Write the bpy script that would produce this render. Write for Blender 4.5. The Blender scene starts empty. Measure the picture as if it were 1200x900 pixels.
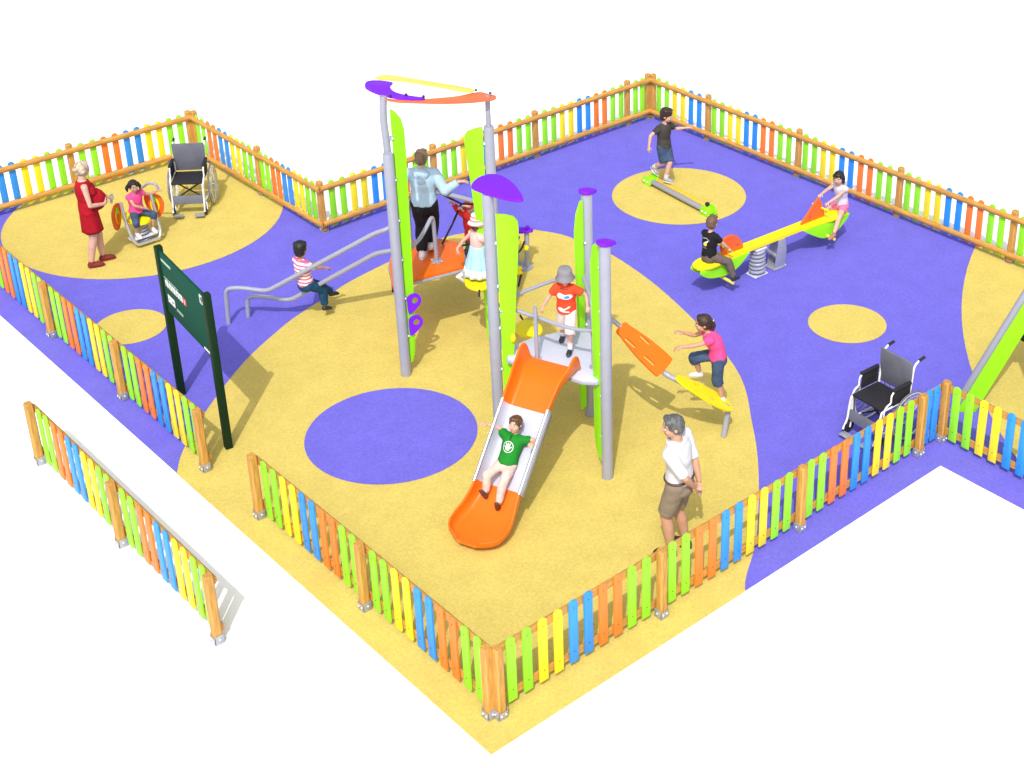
import bpy, bmesh, math, random
from mathutils import Vector, Matrix, noise
from mathutils.bvhtree import BVHTree
random.seed(5)
V = Vector
PI = math.pi
SC = bpy.context.scene
COL = SC.collection
Z = V((0, 0, 1))

# ------------------------------------------------------------------ materials
MATS = {}
def vary(m, amt=.09):
    """each object that wears this paint is a touch lighter or darker than the next"""
    nt = m.node_tree; b = nt.nodes['Principled BSDF']
    src = b.inputs['Base Color'].links[0].from_socket
    oi = nt.nodes.new('ShaderNodeObjectInfo'); mr = nt.nodes.new('ShaderNodeMapRange')
    mr.inputs['To Min'].default_value = 1 - amt; mr.inputs['To Max'].default_value = 1 + amt * .5
    h = nt.nodes.new('ShaderNodeHueSaturation')
    nt.links.new(oi.outputs['Random'], mr.inputs['Value']); nt.links.new(mr.outputs[0], h.inputs['Value'])
    nt.links.new(src, h.inputs['Color']); nt.links.new(h.outputs[0], b.inputs['Base Color'])
def mat(name, col, rough=0.5, metal=0.0, var=0.06, vscale=6.0, bump=0.0, bscale=60.0, spec=0.5, coat=0.0, stretch=(1, 1, 1)):
    """one procedural material: base colour with soft noise variation, optional fine bump"""
    if name in MATS:
        return MATS[name]
    m = bpy.data.materials.new(name)
    m.use_nodes = True
    nt = m.node_tree
    b = nt.nodes['Principled BSDF']
    b.inputs['Roughness'].default_value = rough
    b.inputs['Metallic'].default_value = metal
    b.inputs['Specular IOR Level'].default_value = spec
    b.inputs['Coat Weight'].default_value = coat
    tc = nt.nodes.new('ShaderNodeTexCoord')
    mp = nt.nodes.new('ShaderNodeMapping')
    mp.inputs['Scale'].default_value = stretch
    nt.links.new(tc.outputs['Object'], mp.inputs['Vector'])
    n = nt.nodes.new('ShaderNodeTexNoise')
    n.inputs['Scale'].default_value = vscale
    n.inputs['Detail'].default_value = 4
    nt.links.new(mp.outputs['Vector'], n.inputs['Vector'])
    r = nt.nodes.new('ShaderNodeValToRGB')
    r.color_ramp.elements[0].position = 0.3
    r.color_ramp.elements[1].position = 0.7
    r.color_ramp.elements[0].color = [max(0, c * (1 - var)) for c in col] + [1]
    r.color_ramp.elements[1].color = [min(1, c * (1 + var)) for c in col] + [1]
    nt.links.new(n.outputs['Fac'], r.inputs['Fac'])
    nt.links.new(r.outputs['Color'], b.inputs['Base Color'])
    if bump > 0:
        n2 = nt.nodes.new('ShaderNodeTexNoise')
        n2.inputs['Scale'].default_value = bscale
        n2.inputs['Detail'].default_value = 3
        nt.links.new(mp.outputs['Vector'], n2.inputs['Vector'])
        bp = nt.nodes.new('ShaderNodeBump')
        bp.inputs['Strength'].default_value = bump
        bp.inputs['Distance'].default_value = 0.01
        nt.links.new(n2.outputs['Fac'], bp.inputs['Height'])
        nt.links.new(bp.outputs['Normal'], b.inputs['Normal'])
    MATS[name] = m
    return m

def rubber(name, col):
    """wet-pour rubber crumb: two scales of speckle and a fine grain"""
    m = bpy.data.materials.new(name)
    m.use_nodes = True
    nt = m.node_tree
    b = nt.nodes['Principled BSDF']
    b.inputs['Roughness'].default_value = 0.9
    b.inputs['Specular IOR Level'].default_value = 0.15
    tc = nt.nodes.new('ShaderNodeTexCoord')
    def ns(scale, detail, lo, hi, a, c):
        n = nt.nodes.new('ShaderNodeTexNoise')
        n.inputs['Scale'].default_value = scale
        n.inputs['Detail'].default_value = detail
        nt.links.new(tc.outputs['Object'], n.inputs['Vector'])
        r = nt.nodes.new('ShaderNodeMapRange')
        r.inputs['From Min'].default_value = lo
        r.inputs['From Max'].default_value = hi
        r.inputs['To Min'].default_value = a
        r.inputs['To Max'].default_value = c
        nt.links.new(n.outputs['Fac'], r.inputs['Value'])
        return r.outputs['Result'], n
    a1, _ = ns(34, 3, .3, .7, .91, 1.09)
    a2, _ = ns(3.2, 4, .3, .7, .95, 1.05)
    a3, nf = ns(110, 2, .3, .7, .87, 1.13)
    mu = nt.nodes.new('ShaderNodeMath'); mu.operation = 'MULTIPLY'
    nt.links.new(a1, mu.inputs[0]); nt.links.new(a2, mu.inputs[1])
    mu2 = nt.nodes.new('ShaderNodeMath'); mu2.operation = 'MULTIPLY'
    nt.links.new(mu.outputs[0], mu2.inputs[0]); nt.links.new(a3, mu2.inputs[1])
    vm = nt.nodes.new('ShaderNodeVectorMath'); vm.operation = 'SCALE'
    vm.inputs[0].default_value = col
    nt.links.new(mu2.outputs[0], vm.inputs['Scale'])
    nt.links.new(vm.outputs[0], b.inputs['Base Color'])
    bp = nt.nodes.new('ShaderNodeBump')
    bp.inputs['Strength'].default_value = 0.12
    bp.inputs['Distance'].default_value = 0.004
    nt.links.new(nf.outputs['Fac'], bp.inputs['Height'])
    nt.links.new(bp.outputs['Normal'], b.inputs['Normal'])
    MATS[name] = m
    return m

def striped(name, c1, c2, period, axis=2, duty=0.5):
    """horizontal woven stripes measured in the garment's own coordinates"""
    m = mat(name, c1, rough=0.85, var=0.04, bump=0.25, bscale=40)
    nt = m.node_tree
    b = nt.nodes['Principled BSDF']
    tc = nt.nodes['Texture Coordinate']
    sp = nt.nodes.new('ShaderNodeSeparateXYZ')
    nt.links.new(tc.outputs['Object'], sp.inputs[0])
    d = nt.nodes.new('ShaderNodeMath'); d.operation = 'DIVIDE'
    nt.links.new(sp.outputs[axis], d.inputs[0]); d.inputs[1].default_value = period
    f = nt.nodes.new('ShaderNodeMath'); f.operation = 'FRACT'
    nt.links.new(d.outputs[0], f.inputs[0])
    g = nt.nodes.new('ShaderNodeMath'); g.operation = 'GREATER_THAN'
    nt.links.new(f.outputs[0], g.inputs[0]); g.inputs[1].default_value = duty
    mx = nt.nodes.new('ShaderNodeMix'); mx.data_type = 'RGBA'
    nt.links.new(g.outputs[0], mx.inputs['Factor'])
    mx.inputs['A'].default_value = [*c1, 1]
    mx.inputs['B'].default_value = [*c2, 1]
    nt.links.new(mx.outputs['Result'], b.inputs['Base Color'])
    return m

GREY = mat('grey_steel', (.31, .325, .41), rough=.38, var=.03, coat=.1)
GREYD = mat('galvanised_steel', (.38, .40, .46), rough=.35, metal=.35, var=.12, vscale=25)
DECK = mat('pale_deck_panel', (.55, .57, .69), rough=.45, var=.03)
WHITEP = mat('white_enamel', (.82, .82, .8), rough=.3, var=.02)
CHROME = mat('bright_steel', (.62, .63, .66), rough=.22, metal=.7, var=.05)
GREEN = mat('green_panel', (.29, .80, .012), rough=.6, var=.03, spec=.25)
PURPLE = mat('purple_panel', (.19, .012, .74), rough=.55, var=.04, spec=.25)
ORANGE = mat('orange_panel', (.84, .155, .007), rough=.38, var=.03, spec=.35)
ORANGER = mat('orange_red_panel', (.80, .125, .012), rough=.4, var=.04)
YELLOW = mat('yellow_panel', (.86, .72, .006), rough=.5, var=.03, spec=.3)
YPALE = mat('pale_yellow_panel', (.8, .66, .12), rough=.4, var=.03)
BLACK = mat('black_rubber', (.014, .014, .016), rough=.6, var=.2)
BLACKF = mat('black_fabric', (.012, .012, .018), rough=.8, var=.2, bump=.3)
GREYF = mat('grey_fabric', (.13, .14, .18), rough=.7, var=.1, bump=.3)
ROPE = mat('black_rope', (.012, .012, .012), rough=.8, var=.3, bump=.6, bscale=160)
WOOD = mat('honey_stained_wood', (.52, .265, .055), rough=.55, var=.26, vscale=9, bump=.2, bscale=30, stretch=(5, 5, .55))
WOODR = mat('honey_stained_rail', (.52, .265, .055), rough=.55, var=.26, vscale=9, bump=.2, bscale=30, stretch=(.55, 5, 5))
BOLT = mat('white_bolt_cap', (.8, .8, .8), rough=.3)
SCREW = mat('dark_screw', (.05, .045, .04), rough=.4, metal=.6)
PK = {'G': mat('green_painted_slat', (.29, .80, .022), rough=.5, var=.07, vscale=7, bump=.12, bscale=26, stretch=(4, 4, .6)),
      'Y': mat('yellow_painted_slat', (.88, .74, .02), rough=.5, var=.06, vscale=7, bump=.12, bscale=26, stretch=(4, 4, .6)),
      'B': mat('blue_painted_slat', (.025, .28, .86), rough=.5, var=.07, vscale=7, bump=.12, bscale=26, stretch=(4, 4, .6)),
      'O': mat('orange_painted_slat', (.90, .215, .03), rough=.5, var=.06, vscale=7, bump=.12, bscale=26, stretch=(4, 4, .6))}
for _m in list(PK.values()) + [WOOD]: vary(_m)
SIGNG = mat('dark_green_sign_sheet', (.002, .062, .038), spec=.15, rough=.7, var=.05)
SIGNP = mat('dark_green_sign_post', (.003, .024, .007), spec=.2, rough=.6, var=.1)
WHITE = mat('white_print', (.75, .75, .74), rough=.5, var=.02)
PALEG = mat('pale_green_print', (.35, .55, .42), rough=.5, var=.02)
RED = mat('red_print', (.6, .06, .05), rough=.5, var=.02)

# ------------------------------------------------------------------ mesh helpers
def basis(d, up=None):
    d = V(d).normalized()
    u = V(up) if up is not None else (Z if abs(d.z) < .95 else V((1, 0, 0)))
    x = u.cross(d)
    if x.length < 1e-6:
        x = V((1, 0, 0)).cross(d)
    x.normalize()
    y = d.cross(x).normalized()
    return x, y, d

class MB:
    """collects shapes (world coordinates) into ONE mesh object"""
    def __init__(self):
        self.bm = bmesh.new()
        self.mi = 0
    def _f(self, vs):
        try:
            f = self.bm.faces.new(vs)
            f.material_index = self.mi
            f.smooth = True
            return f
        except ValueError:
            return None
    def loft(self, rings, n=14, caps=(1, 1), closed=False):
        vs = []
        for c, U, W in rings:
            c = V(c)
            vs.append([self.bm.verts.new(c + U * math.cos(2 * PI * k / n) + W * math.sin(2 * PI * k / n)) for k in range(n)])
        m = len(vs)
        for i in range(m if closed else m - 1):
            a, b = vs[i], vs[(i + 1) % m]
            for k in range(n):
                self._f((a[k], a[(k + 1) % n], b[(k + 1) % n], b[k]))
        if not closed:
            if caps[0]: self._f(vs[0][::-1])
            if caps[1]: self._f(vs[-1])
        return self
    def tube(self, pts, r, n=10, smooth=True, closed=False, caps=(1, 1)):
        pts = [V(p) for p in pts]
        rr = r if isinstance(r, (list, tuple)) else [r] * len(pts)
        rings = []
        m = len(pts)
        prev = None
        for i, p in enumerate(pts):
            if closed:
                t = pts[(i + 1) % m] - pts[i - 1]
            else:
                t = pts[min(i + 1, m - 1)] - pts[max(i - 1, 0)]
            t.normalize()
            if prev is None:
                x, y, _ = basis(t)
            else:
                x = prev - t * prev.dot(t)
                x.normalize()
                y = t.cross(x)
            prev = x
            rings.append((p, x * rr[i], y * rr[i]))
        return self.loft(rings, n, caps, closed)
    def cyl(self, a, b, r, r2=None, n=16):
        return self.tube([a, b], [r, r2 if r2 is not None else r], n)
    def capsule(self, a, b, ra, rb, n=12, up=None, flat=1.0):
        """tapered capsule; flat squeezes it along its second axis"""
        a, b = V(a), V(b)
        x, y, d = basis(b - a if (b - a).length > 1e-6 else Z, up)
        rings = []
        for t in (-.98, -.8, -.45):
            q = math.sqrt(1 - t * t)
            rings.append((a + d * ra * t * (flat if flat < 1 else 1), x * ra * q, y * ra * q * flat))
        rings.append((a, x * ra, y * ra * flat)); rings.append((b, x * rb, y * rb * flat))
        for t in (.45, .8, .98):
            q = math.sqrt(1 - t * t)
            rings.append((b + d * rb * t * (flat if flat < 1 else 1), x * rb * q, y * rb * q * flat))
        return self.loft(rings, n)
    def ell(self, c, r, X=V((1, 0, 0)), Y=V((0, 1, 0)), Zv=V((0, 0, 1)), n=16, m=10):
        c = V(c)
        rings = []
        for i in range(m + 1):
            a = PI * (i + .02) / (m + .04)
            rings.append((c - Zv * r[2] * math.cos(a), X * r[0] * math.sin(a), Y * r[1] * math.sin(a)))
        return self.loft(rings, n)
    def box(self, c, s, X=V((1, 0, 0)), Y=V((0, 1, 0)), Zv=V((0, 0, 1)), bev=0.0):
        c = V(c)
        X, Y, Zv = V(X), V(Y), V(Zv)
        vs = []
        for i in (-1, 1):
            for j in (-1, 1):
                for k in (-1, 1):
                    vs.append(self.bm.verts.new(c + X * s[0] / 2 * i + Y * s[1] / 2 * j + Zv * s[2] / 2 * k))
        fs = []
        for q in ((0, 1, 3, 2), (4, 6, 7, 5), (0, 4, 5, 1), (2, 3, 7, 6), (0, 2, 6, 4), (1, 5, 7, 3)):
            f = self.bm.faces.new([vs[t] for t in q]); f.material_index = self.mi; f.smooth = True; fs.append(f)
        if bev > 0:
            es = list({e for f in fs for e in f.edges})
            r = bmesh.ops.bevel(self.bm, geom=es, offset=bev, segments=2, affect='EDGES', profile=.5)
            for f in r['faces']:
                f.material_index = self.mi; f.smooth = True
        return self
    def plate(self, pts, O, X, Y, th, bev=0.0, holes=()):
        """2D outline pts in the frame O, X, Y extruded by th (centred) along X x Y"""
        O, X, Y = V(O), V(X), V(Y)
        N = X.cross(Y).normalized()
        if holes:
            return self._plate_holes(pts, holes, O, X, Y, N, th)
        lo = [self.bm.verts.new(O + X * p[0] + Y * p[1] - N * th / 2) for p in pts]
        hi = [self.bm.verts.new(O + X * p[0] + Y * p[1] + N * th / 2) for p in pts]
        fs = [self._f(lo[::-1]), self._f(hi)]
        n = len(pts)
        for k in range(n):
            fs.append(self._f((lo[k], lo[(k + 1) % n], hi[(k + 1) % n], hi[k])))
        if bev > 0:
            es = list({e for f in fs[:2] for e in f.edges})
            r = bmesh.ops.bevel(self.bm, geom=es, offset=bev, segments=2, affect='EDGES', profile=.5)
            for f in r['faces']:
                f.material_index = self.mi; f.smooth = True
        return self
    def _plate_holes(self, pts, holes, O, X, Y, N, th):
        tmp = bmesh.new()
        edges = []
        for loop in [pts] + list(holes):
            vs = [tmp.verts.new((p[0], p[1], 0)) for p in loop]
            for k in range(len(vs)):
                edges.append(tmp.edges.new((vs[k], vs[(k + 1) % len(vs)])))
        bmesh.ops.triangle_fill(tmp, use_beauty=True, use_dissolve=False, edges=edges)
        tmp.verts.index_update()
        tris = [[v.index for v in f.verts] for f in tmp.faces]
        co = [v.co.copy() for v in tmp.verts]
        bnd = [[v.index for v in e.verts] for e in tmp.edges if len(e.link_faces) == 1]
        tmp.free()
        lo = [self.bm.verts.new(O + X * c.x + Y * c.y - N * th / 2) for c in co]
        hi = [self.bm.verts.new(O + X * c.x + Y * c.y + N * th / 2) for c in co]
        for t in tris:
            self._f([hi[i] for i in t]); self._f([lo[i] for i in t[::-1]])
        for a, b in bnd:
            self._f((lo[a], lo[b], hi[b], hi[a]))
        return self
    def build(self, name, mats, parent=None, sharp=40, recalc=True):
        if recalc:
            bmesh.ops.recalc_face_normals(self.bm, faces=self.bm.faces)
        me = bpy.data.meshes.new(name)
        self.bm.to_mesh(me); self.bm.free()
        return link(name, me, mats, parent, sharp)

def link(name, me, mats, parent=None, sharp=40):
    for m in (mats if isinstance(mats, (list, tuple)) else [mats]):
        me.materials.append(m)
    if sharp:
        me.set_sharp_from_angle(angle=math.radians(sharp))
    o = bpy.data.objects.new(name, me)
    COL.objects.link(o)
    if parent is not None:
        off = V((0, 0, 0))
        q = parent
        while q is not None:
            off += q.location; q = q.parent
        me.transform(Matrix.Translation(-off))
        o.parent = parent
    return o

def thing(name, loc, label, cat, group=None):
    o = bpy.data.objects.new(name, None)
    o.empty_display_size = .1
    COL.objects.link(o)
    o.location = loc
    o['label'] = label; o['category'] = cat
    if group: o['group'] = group
    return o

def smooth_path(pts, r=0.06, n=5):
    """polyline with rounded corners"""
    pts = [V(p) for p in pts]
    out = [pts[0]]
    for i in range(1, len(pts) - 1):
        a, b, c = pts[i - 1], pts[i], pts[i + 1]
        d1 = (a - b); d2 = (c - b)
        q = min(r, d1.length * .45, d2.length * .45)
        p1 = b + d1.normalized() * q; p2 = b + d2.normalized() * q
        for k in range(n + 1):
            t = k / n
            out.append(p1 * (1 - t) ** 2 + b * 2 * t * (1 - t) + p2 * t * t)
    out.append(pts[-1])
    return out

def catmull(pts, n=6, closed=True):
    m = len(pts); out = []
    for i in range(m if closed else m - 1):
        g = lambda k: pts[k % m] if closed else pts[max(0, min(m - 1, k))]
        p0, p1, p2, p3 = g(i - 1), g(i), g(i + 1), g(i + 2)
        for k in range(n):
            t = k / n
            out.append(tuple(.5 * (2 * b + (c - a) * t + (2 * a - 5 * b + 4 * c - d) * t * t + (-a + 3 * b - 3 * c + d) * t ** 3)
                             for a, b, c, d in zip(p0, p1, p2, p3)))
    if not closed: out.append(tuple(pts[-1]))
    return out

def circle2(cx, cy, rx, ry=None, n=24, a0=0):
    ry = rx if ry is None else ry
    return [(cx + rx * math.cos(2 * PI * k / n + a0), cy + ry * math.sin(2 * PI * k / n + a0)) for k in range(n)]

def decal(name, loops, O, X, Y, target, m, parent, off=.003, lift=.4, th=.0015, sub=.03):
    """flat print laid onto a curved surface: each 2D loop is filled, refined and dropped along -N on to the target"""
    O, X, Y = V(O), V(X).normalized(), V(Y).normalized()
    N = X.cross(Y).normalized()
    bm = bmesh.new(); bm.from_mesh(target.data)
    base = V((0, 0, 0)); q = target
    while q is not None:
        base += q.location; q = q.parent
    bm.transform(Matrix.Translation(base))
    tree = BVHTree.FromBMesh(bm)
    bm.free()
    d = bmesh.new()
    for lp in loops:
        outer, holes = (lp, []) if not isinstance(lp[0][0], (list, tuple)) else (lp[0], lp[1:])
        edges = []
        for l in [outer] + list(holes):
            vs = [d.verts.new((p[0], p[1], 0)) for p in l]
            for k in range(len(vs)):
                edges.append(d.edges.new((vs[k], vs[(k + 1) % len(vs)])))
        bmesh.ops.triangle_fill(d, use_beauty=True, edges=edges)
    for _ in range(3):
        long = [e for e in d.edges if e.calc_length() > sub]
        if not long: break
        bmesh.ops.subdivide_edges(d, edges=long, cuts=1)
    bmesh.ops.triangulate(d, faces=d.faces)
    for v in d.verts:
        p = O + X * v.co.x + Y * v.co.y
        hit = tree.ray_cast(p + N * lift, -N)
        v.co = (hit[0] + N * off) if hit[0] is not None else p
    bmesh.ops.recalc_face_normals(d, faces=d.faces)
    for f in d.faces:
        f.smooth = True
        if f.normal.dot(N) < 0: f.normal_flip()
    me = bpy.data.meshes.new(name); d.to_mesh(me); d.free()
    return link(name, me, m, parent, sharp=None)
# ------------------------------------------------------------------ people
SKIN = mat('fair_skin', (.62, .36, .27), rough=.55, var=.05, vscale=14)
SKIN2 = mat('tanned_skin', (.52, .285, .19), rough=.55, var=.05, vscale=14)
EYEW = mat('eye_white', (.7, .7, .7), rough=.3)
EYED = mat('eye_iris', (.03, .02, .015), rough=.25)
LIP = mat('lip_red', (.48, .15, .13), rough=.5)
def cloth(name, col, var=.1, bump=.5):
    return mat(name, col, rough=.85, var=var, vscale=9, bump=bump, bscale=22, spec=.2)
HAIR = {k: mat(k + '_hair', c, rough=.5, var=.45, vscale=30, bump=.9, bscale=70, stretch=(1, 1, .35)) for k, c in
        dict(black=(.012, .011, .012), dark_brown=(.035, .017, .012), brown=(.10, .05, .025), light_brown=(.2, .12, .075),
             grey=(.10, .102, .106), blonde=(.50, .41, .28)).items()}

def remesh(mb, voxel, iters, fold=0.0, fscale=11.0):
    me = bpy.data.meshes.new('tmp')
    bmesh.ops.recalc_face_normals(mb.bm, faces=mb.bm.faces)
    mb.bm.to_mesh(me); mb.bm.free()
    o = bpy.data.objects.new('tmp', me); COL.objects.link(o)
    md = o.modifiers.new('r', 'REMESH'); md.mode = 'VOXEL'; md.voxel_size = voxel; md.adaptivity = 0
    dg = bpy.context.evaluated_depsgraph_get()
    out = bpy.data.meshes.new_from_object(o.evaluated_get(dg))
    bpy.data.objects.remove(o); bpy.data.meshes.remove(me)
    bm = bmesh.new(); bm.from_mesh(out)
    for _ in range(iters):
        bmesh.ops.smooth_vert(bm, verts=bm.verts, factor=.5, use_axis_x=True, use_axis_y=True, use_axis_z=True)
    if fold:
        bm.normal_update()
        sh = V((random.random() * 9, random.random() * 9, random.random() * 9))
        for v in bm.verts:
            p = v.co * fscale + sh
            n = noise.noise(p) * .6 + noise.noise(V((p.x * 2.1, p.y * 2.1, p.z * 1.3))) * .5
            v.co += v.normal * (fold * (n + .25))
    for f in bm.faces: f.smooth = True
    bm.to_mesh(out); bm.free()
    return out

def ik(a, t, l1, l2, pole):
    a, t = V(a), V(t)
    d = t - a
    L = d.length
    mx = (l1 + l2) * .995
    if L > mx:
        d = d * (mx / L); t = a + d; L = mx
    L = max(L, abs(l1 - l2) * 1.05 + 1e-4)
    u = d.normalized()
    x = (l1 * l1 - l2 * l2 + L * L) / (2 * L)
    h = math.sqrt(max(0, l1 * l1 - x * x))
    p = V(pole); p = p - u * p.dot(u)
    if p.length < 1e-5: p = basis(u)[0]
    return a + u * x + p.normalized() * h, t

class Figure:
    def __init__(s, label, H, kind, base, P, fwd, t1=(0, 0, 1), t2=None, cfwd=None, look=None, headup=None,
                 hands=None, feet=None, skin=None, cat='person', curl=.5, slim=1.0):
        s.H, s.kind = H, kind
        s.root = thing('person', base, label, cat)
        ch = kind == 'child'
        s.hh = (.176 if ch else .142) * H
        s.thigh, s.shin, s.ank = ((.228, .215, .045) if ch else (.245, .235, .046))
        s.TL = (.305 if ch else .30) * H
        s.ua, s.fa = ((.150, .128) if ch else (.165, .14))
        t1 = V(t1).normalized(); t2 = V(t2).normalized() if t2 is not None else t1.copy()
        fwd = V(fwd).normalized(); cf = V(cfwd).normalized() if cfwd is not None else fwd.copy()
        s.P = V(P); s.t1, s.t2 = t1, t2
        s.fP = (fwd - t1 * fwd.dot(t1)).normalized(); s.fC = (cf - t2 * cf.dot(t2)).normalized()
        s.rP = s.fP.cross(t1).normalized(); s.rC = s.fC.cross(t2).normalized()
        s.M = s.P + t1 * s.TL * .45; s.N = s.M + t2 * s.TL * .55
        k = slim
        w = {'man': 1.0, 'woman': .92, 'child': .96}[kind] * k
        wst = {'man': .082, 'woman': .070, 'child': .074}[kind] * k
        hp = {'man': .090, 'woman': .097, 'child': .082}[kind] * k
        # f, half width, half depth
        s.rings = [(-.20, hp * .72, .052), (-.08, hp * .98, .066), (.05, hp, .068), (.22, (hp + wst) / 2, .062), (.38, wst, .056), (.58, .088 * w, .064),
                   (.76, .097 * w, .064), (.88, .088 * w, .055), (.95, .06 * w, .045), (1.0, .038, .038)]
        sw = {'man': .108, 'woman': .094, 'child': .094}[kind]
        C88 = s.at(.87)
        s.S = {'L': C88 - s.rC * sw * H, 'R': C88 + s.rC * sw * H}
        hw = {'man': .05, 'woman': .05, 'child': .046}[kind]
        s.Hp = {'L': s.P - s.rP * hw * H, 'R': s.P + s.rP * hw * H}
        s.arm = {}; s.leg = {}; s.hdir = {}; s.toe = {}
        for q in 'LR':
            h = hands[q]
            s.arm[q] = ik(s.S[q], h['t'], s.ua * H, s.fa * H, h['pole'])
            s.hdir[q] = V(h.get('dir', s.arm[q][1] - s.arm[q][0])).normalized()
            f = feet[q]
            s.leg[q] = ik(s.Hp[q], f['t'], s.thigh * H, s.shin * H, f['pole'])
            s.toe[q] = V(f['toe']).normalized()
        s.hands, s.feet = hands, feet
        lk = V(look).normalized() if look is not None else s.fC
        up = V(headup).normalized() if headup is not None else (t2 * .4 + Z * .6).normalized()
        s.hf = (lk - up * lk.dot(up) * .65).normalized()
        s.hr = s.hf.cross(up).normalized(); s.hu = s.hr.cross(s.hf).normalized()
        s.nk = s.N + t2 * .028 * H
        s.hc = s.nk + s.hu * s.hh * .47 + s.hf * s.hh * .10
        s.skin = skin or SKIN
    def at(s, f):
        return s.P + s.t1 * s.TL * f if f < .45 else s.M + s.t2 * s.TL * (f - .45)
    def fr(s, f):
        a = min(1, max(0, (f - .1) / .6))
        r = (s.rP * (1 - a) + s.rC * a).normalized(); d = (s.fP * (1 - a) + s.fC * a).normalized()
        return r, d
    def wd(s, f):
        R = s.rings
        for (f0, w0, d0), (f1, w1, d1) in zip(R, R[1:]):
            if f <= f1:
                t = max(0, (f - f0) / (f1 - f0)); return w0 + (w1 - w0) * t, d0 + (d1 - d0) * t
        return R[-1][1:]
    def ring(s, f, e=0, k=1.0):
        w, d = s.wd(f); r, v = s.fr(f)
        return (s.at(f), r * (w * s.H * k + e), v * (d * s.H * k + e))
    def body(s, voxel=.0065, belly=0):
        H = s.H; b = MB(); ch = s.kind == 'child'
        b.loft([s.ring(f) for f in (-.20, -.08, .05, .22, .38, .58, .76, .88, .95, 1.0)], 20)
        b.ell(s.at(-.1) - s.fP * .018 * H, (.085 * H, .062 * H, .06 * H), s.rP, s.fP, s.t1)
        if s.kind == 'woman':
            for g in (-1, 1):
                b.ell(s.at(.66) + s.fC * .05 * H + s.rC * g * .042 * H, (.042 * H, .04 * H, .042 * H), s.rC, s.fC, s.t2)
        if belly: b.ell(s.at(.32) + s.fP * .075 * H, (.078 * H, .088 * H, .095 * H), s.rP, s.fP, s.t1)
        k = {'man': 1.0, 'woman': .86, 'child': .92}[s.kind]
        for q in 'LR':
            e, w = s.arm[q]
            C = s.at(.9)
            b.capsule(C + (s.S[q] - C) * .3, s.S[q], .036 * H * k, .034 * H * k)
            b.capsule(s.S[q], e, .033 * H * k, .023 * H * k)
            m = e + (w - e) * .3
            b.capsule(e, m, .023 * H * k, .0245 * H * k); b.capsule(m, w, .0245 * H * k, .0165 * H * k)
            s.hand(b, q)
            kn, an = s.leg[q]
            lk = {'man': 1.0, 'woman': 1.0, 'child': .93}[s.kind]
            b.capsule(s.Hp[q] , kn, .056 * H * lk, .036 * H * lk, 14)
            m = kn + (an - kn) * .33
            back = -s.bend(q)
            b.capsule(kn, m + back * .006 * H, .036 * H * lk, .037 * H * lk, 14); b.capsule(m + back * .006 * H, an, .037 * H * lk, .022 * H * lk, 14)
            t = s.toe[q]; up = s.fup(q)
            b.capsule(an - up * .020 * H - t * .012 * H, an - up * .031 * H + t * .08 * H, .019 * H, .014 * H, 12, up=up)
        hh = s.hh
        b.capsule(s.N - s.t2 * .03 * H, s.hc - s.hu * hh * .2 - s.hf * hh * .08, (.034 if not ch else .03) * H, (.031 if not ch else .028) * H)
        A = (s.hr, s.hf, s.hu)
        b.ell(s.hc + s.hu * hh * .11 - s.hf * hh * .02, (.345 * hh, .43 * hh, .39 * hh), *A, n=20, m=14)
        b.ell(s.hc - s.hu * hh * .17 + s.hf * hh * .10, (.27 * hh, .30 * hh, .30 * hh), *A, n=18, m=12)
        b.ell(s.hc - s.hu * hh * .37 + s.hf * hh * .22, (.13 * hh, .12 * hh, .10 * hh), *A)
        b.capsule(s.hc + s.hf * hh * .41 + s.hu * hh * .03, s.hc + s.hf * hh * (.47 if not ch else .445) - s.hu * hh * .11, .04 * hh, .062 * hh)
        for g in (-1, 1):
            b.ell(s.hc + s.hr * g * hh * .345 - s.hf * hh * .04 - s.hu * hh * .03, (.04 * hh, .08 * hh, .12 * hh), *A)
            b.ell(s.hc + s.hr * g * hh * .17 + s.hf * hh * .26 - s.hu * hh * .13, (.12 * hh, .12 * hh, .11 * hh), *A)
        o = link('body', remesh(b, voxel, 3), s.skin, s.root, None)
        for g in (-1, 1):
            c = s.hc + s.hr * g * hh * .15 + s.hf * hh * .36 + s.hu * hh * .03
            e = MB(); e.ell(c, (.068 * hh, .045 * hh, .036 * hh), *A)
            e.mi = 1; e.ell(c + s.hf * hh * .022, (.034 * hh, .03 * hh, .034 * hh), *A)
            e.build('eye', [EYEW, EYED], s.root)
            e = MB(); e.capsule(c + s.hr * g * hh * .085 + s.hu * hh * .085 - s.hf * hh * .015, c - s.hr * g * hh * .06 + s.hu * hh * .10 + s.hf * hh * .025, .014 * hh, .02 * hh)
            e.build('eyebrow', s.hairmat, s.root)
        e = MB(); e.ell(s.hc + s.hf * hh * .365 - s.hu * hh * .255, (.10 * hh, .03 * hh, .03 * hh), *A)
        e.build('mouth', LIP, s.root)
        s.bodyo = o
        return s
    def bend(s, q):
        kn, an = s.leg[q]; v = kn - (s.Hp[q] + an) / 2
        return v.normalized() if v.length > 1e-3 else s.fP
    def fup(s, q):
        t = s.toe[q]; z = V(s.feet[q].get('up', Z)); u = z - t * z.dot(t)
        return u.normalized()
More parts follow.
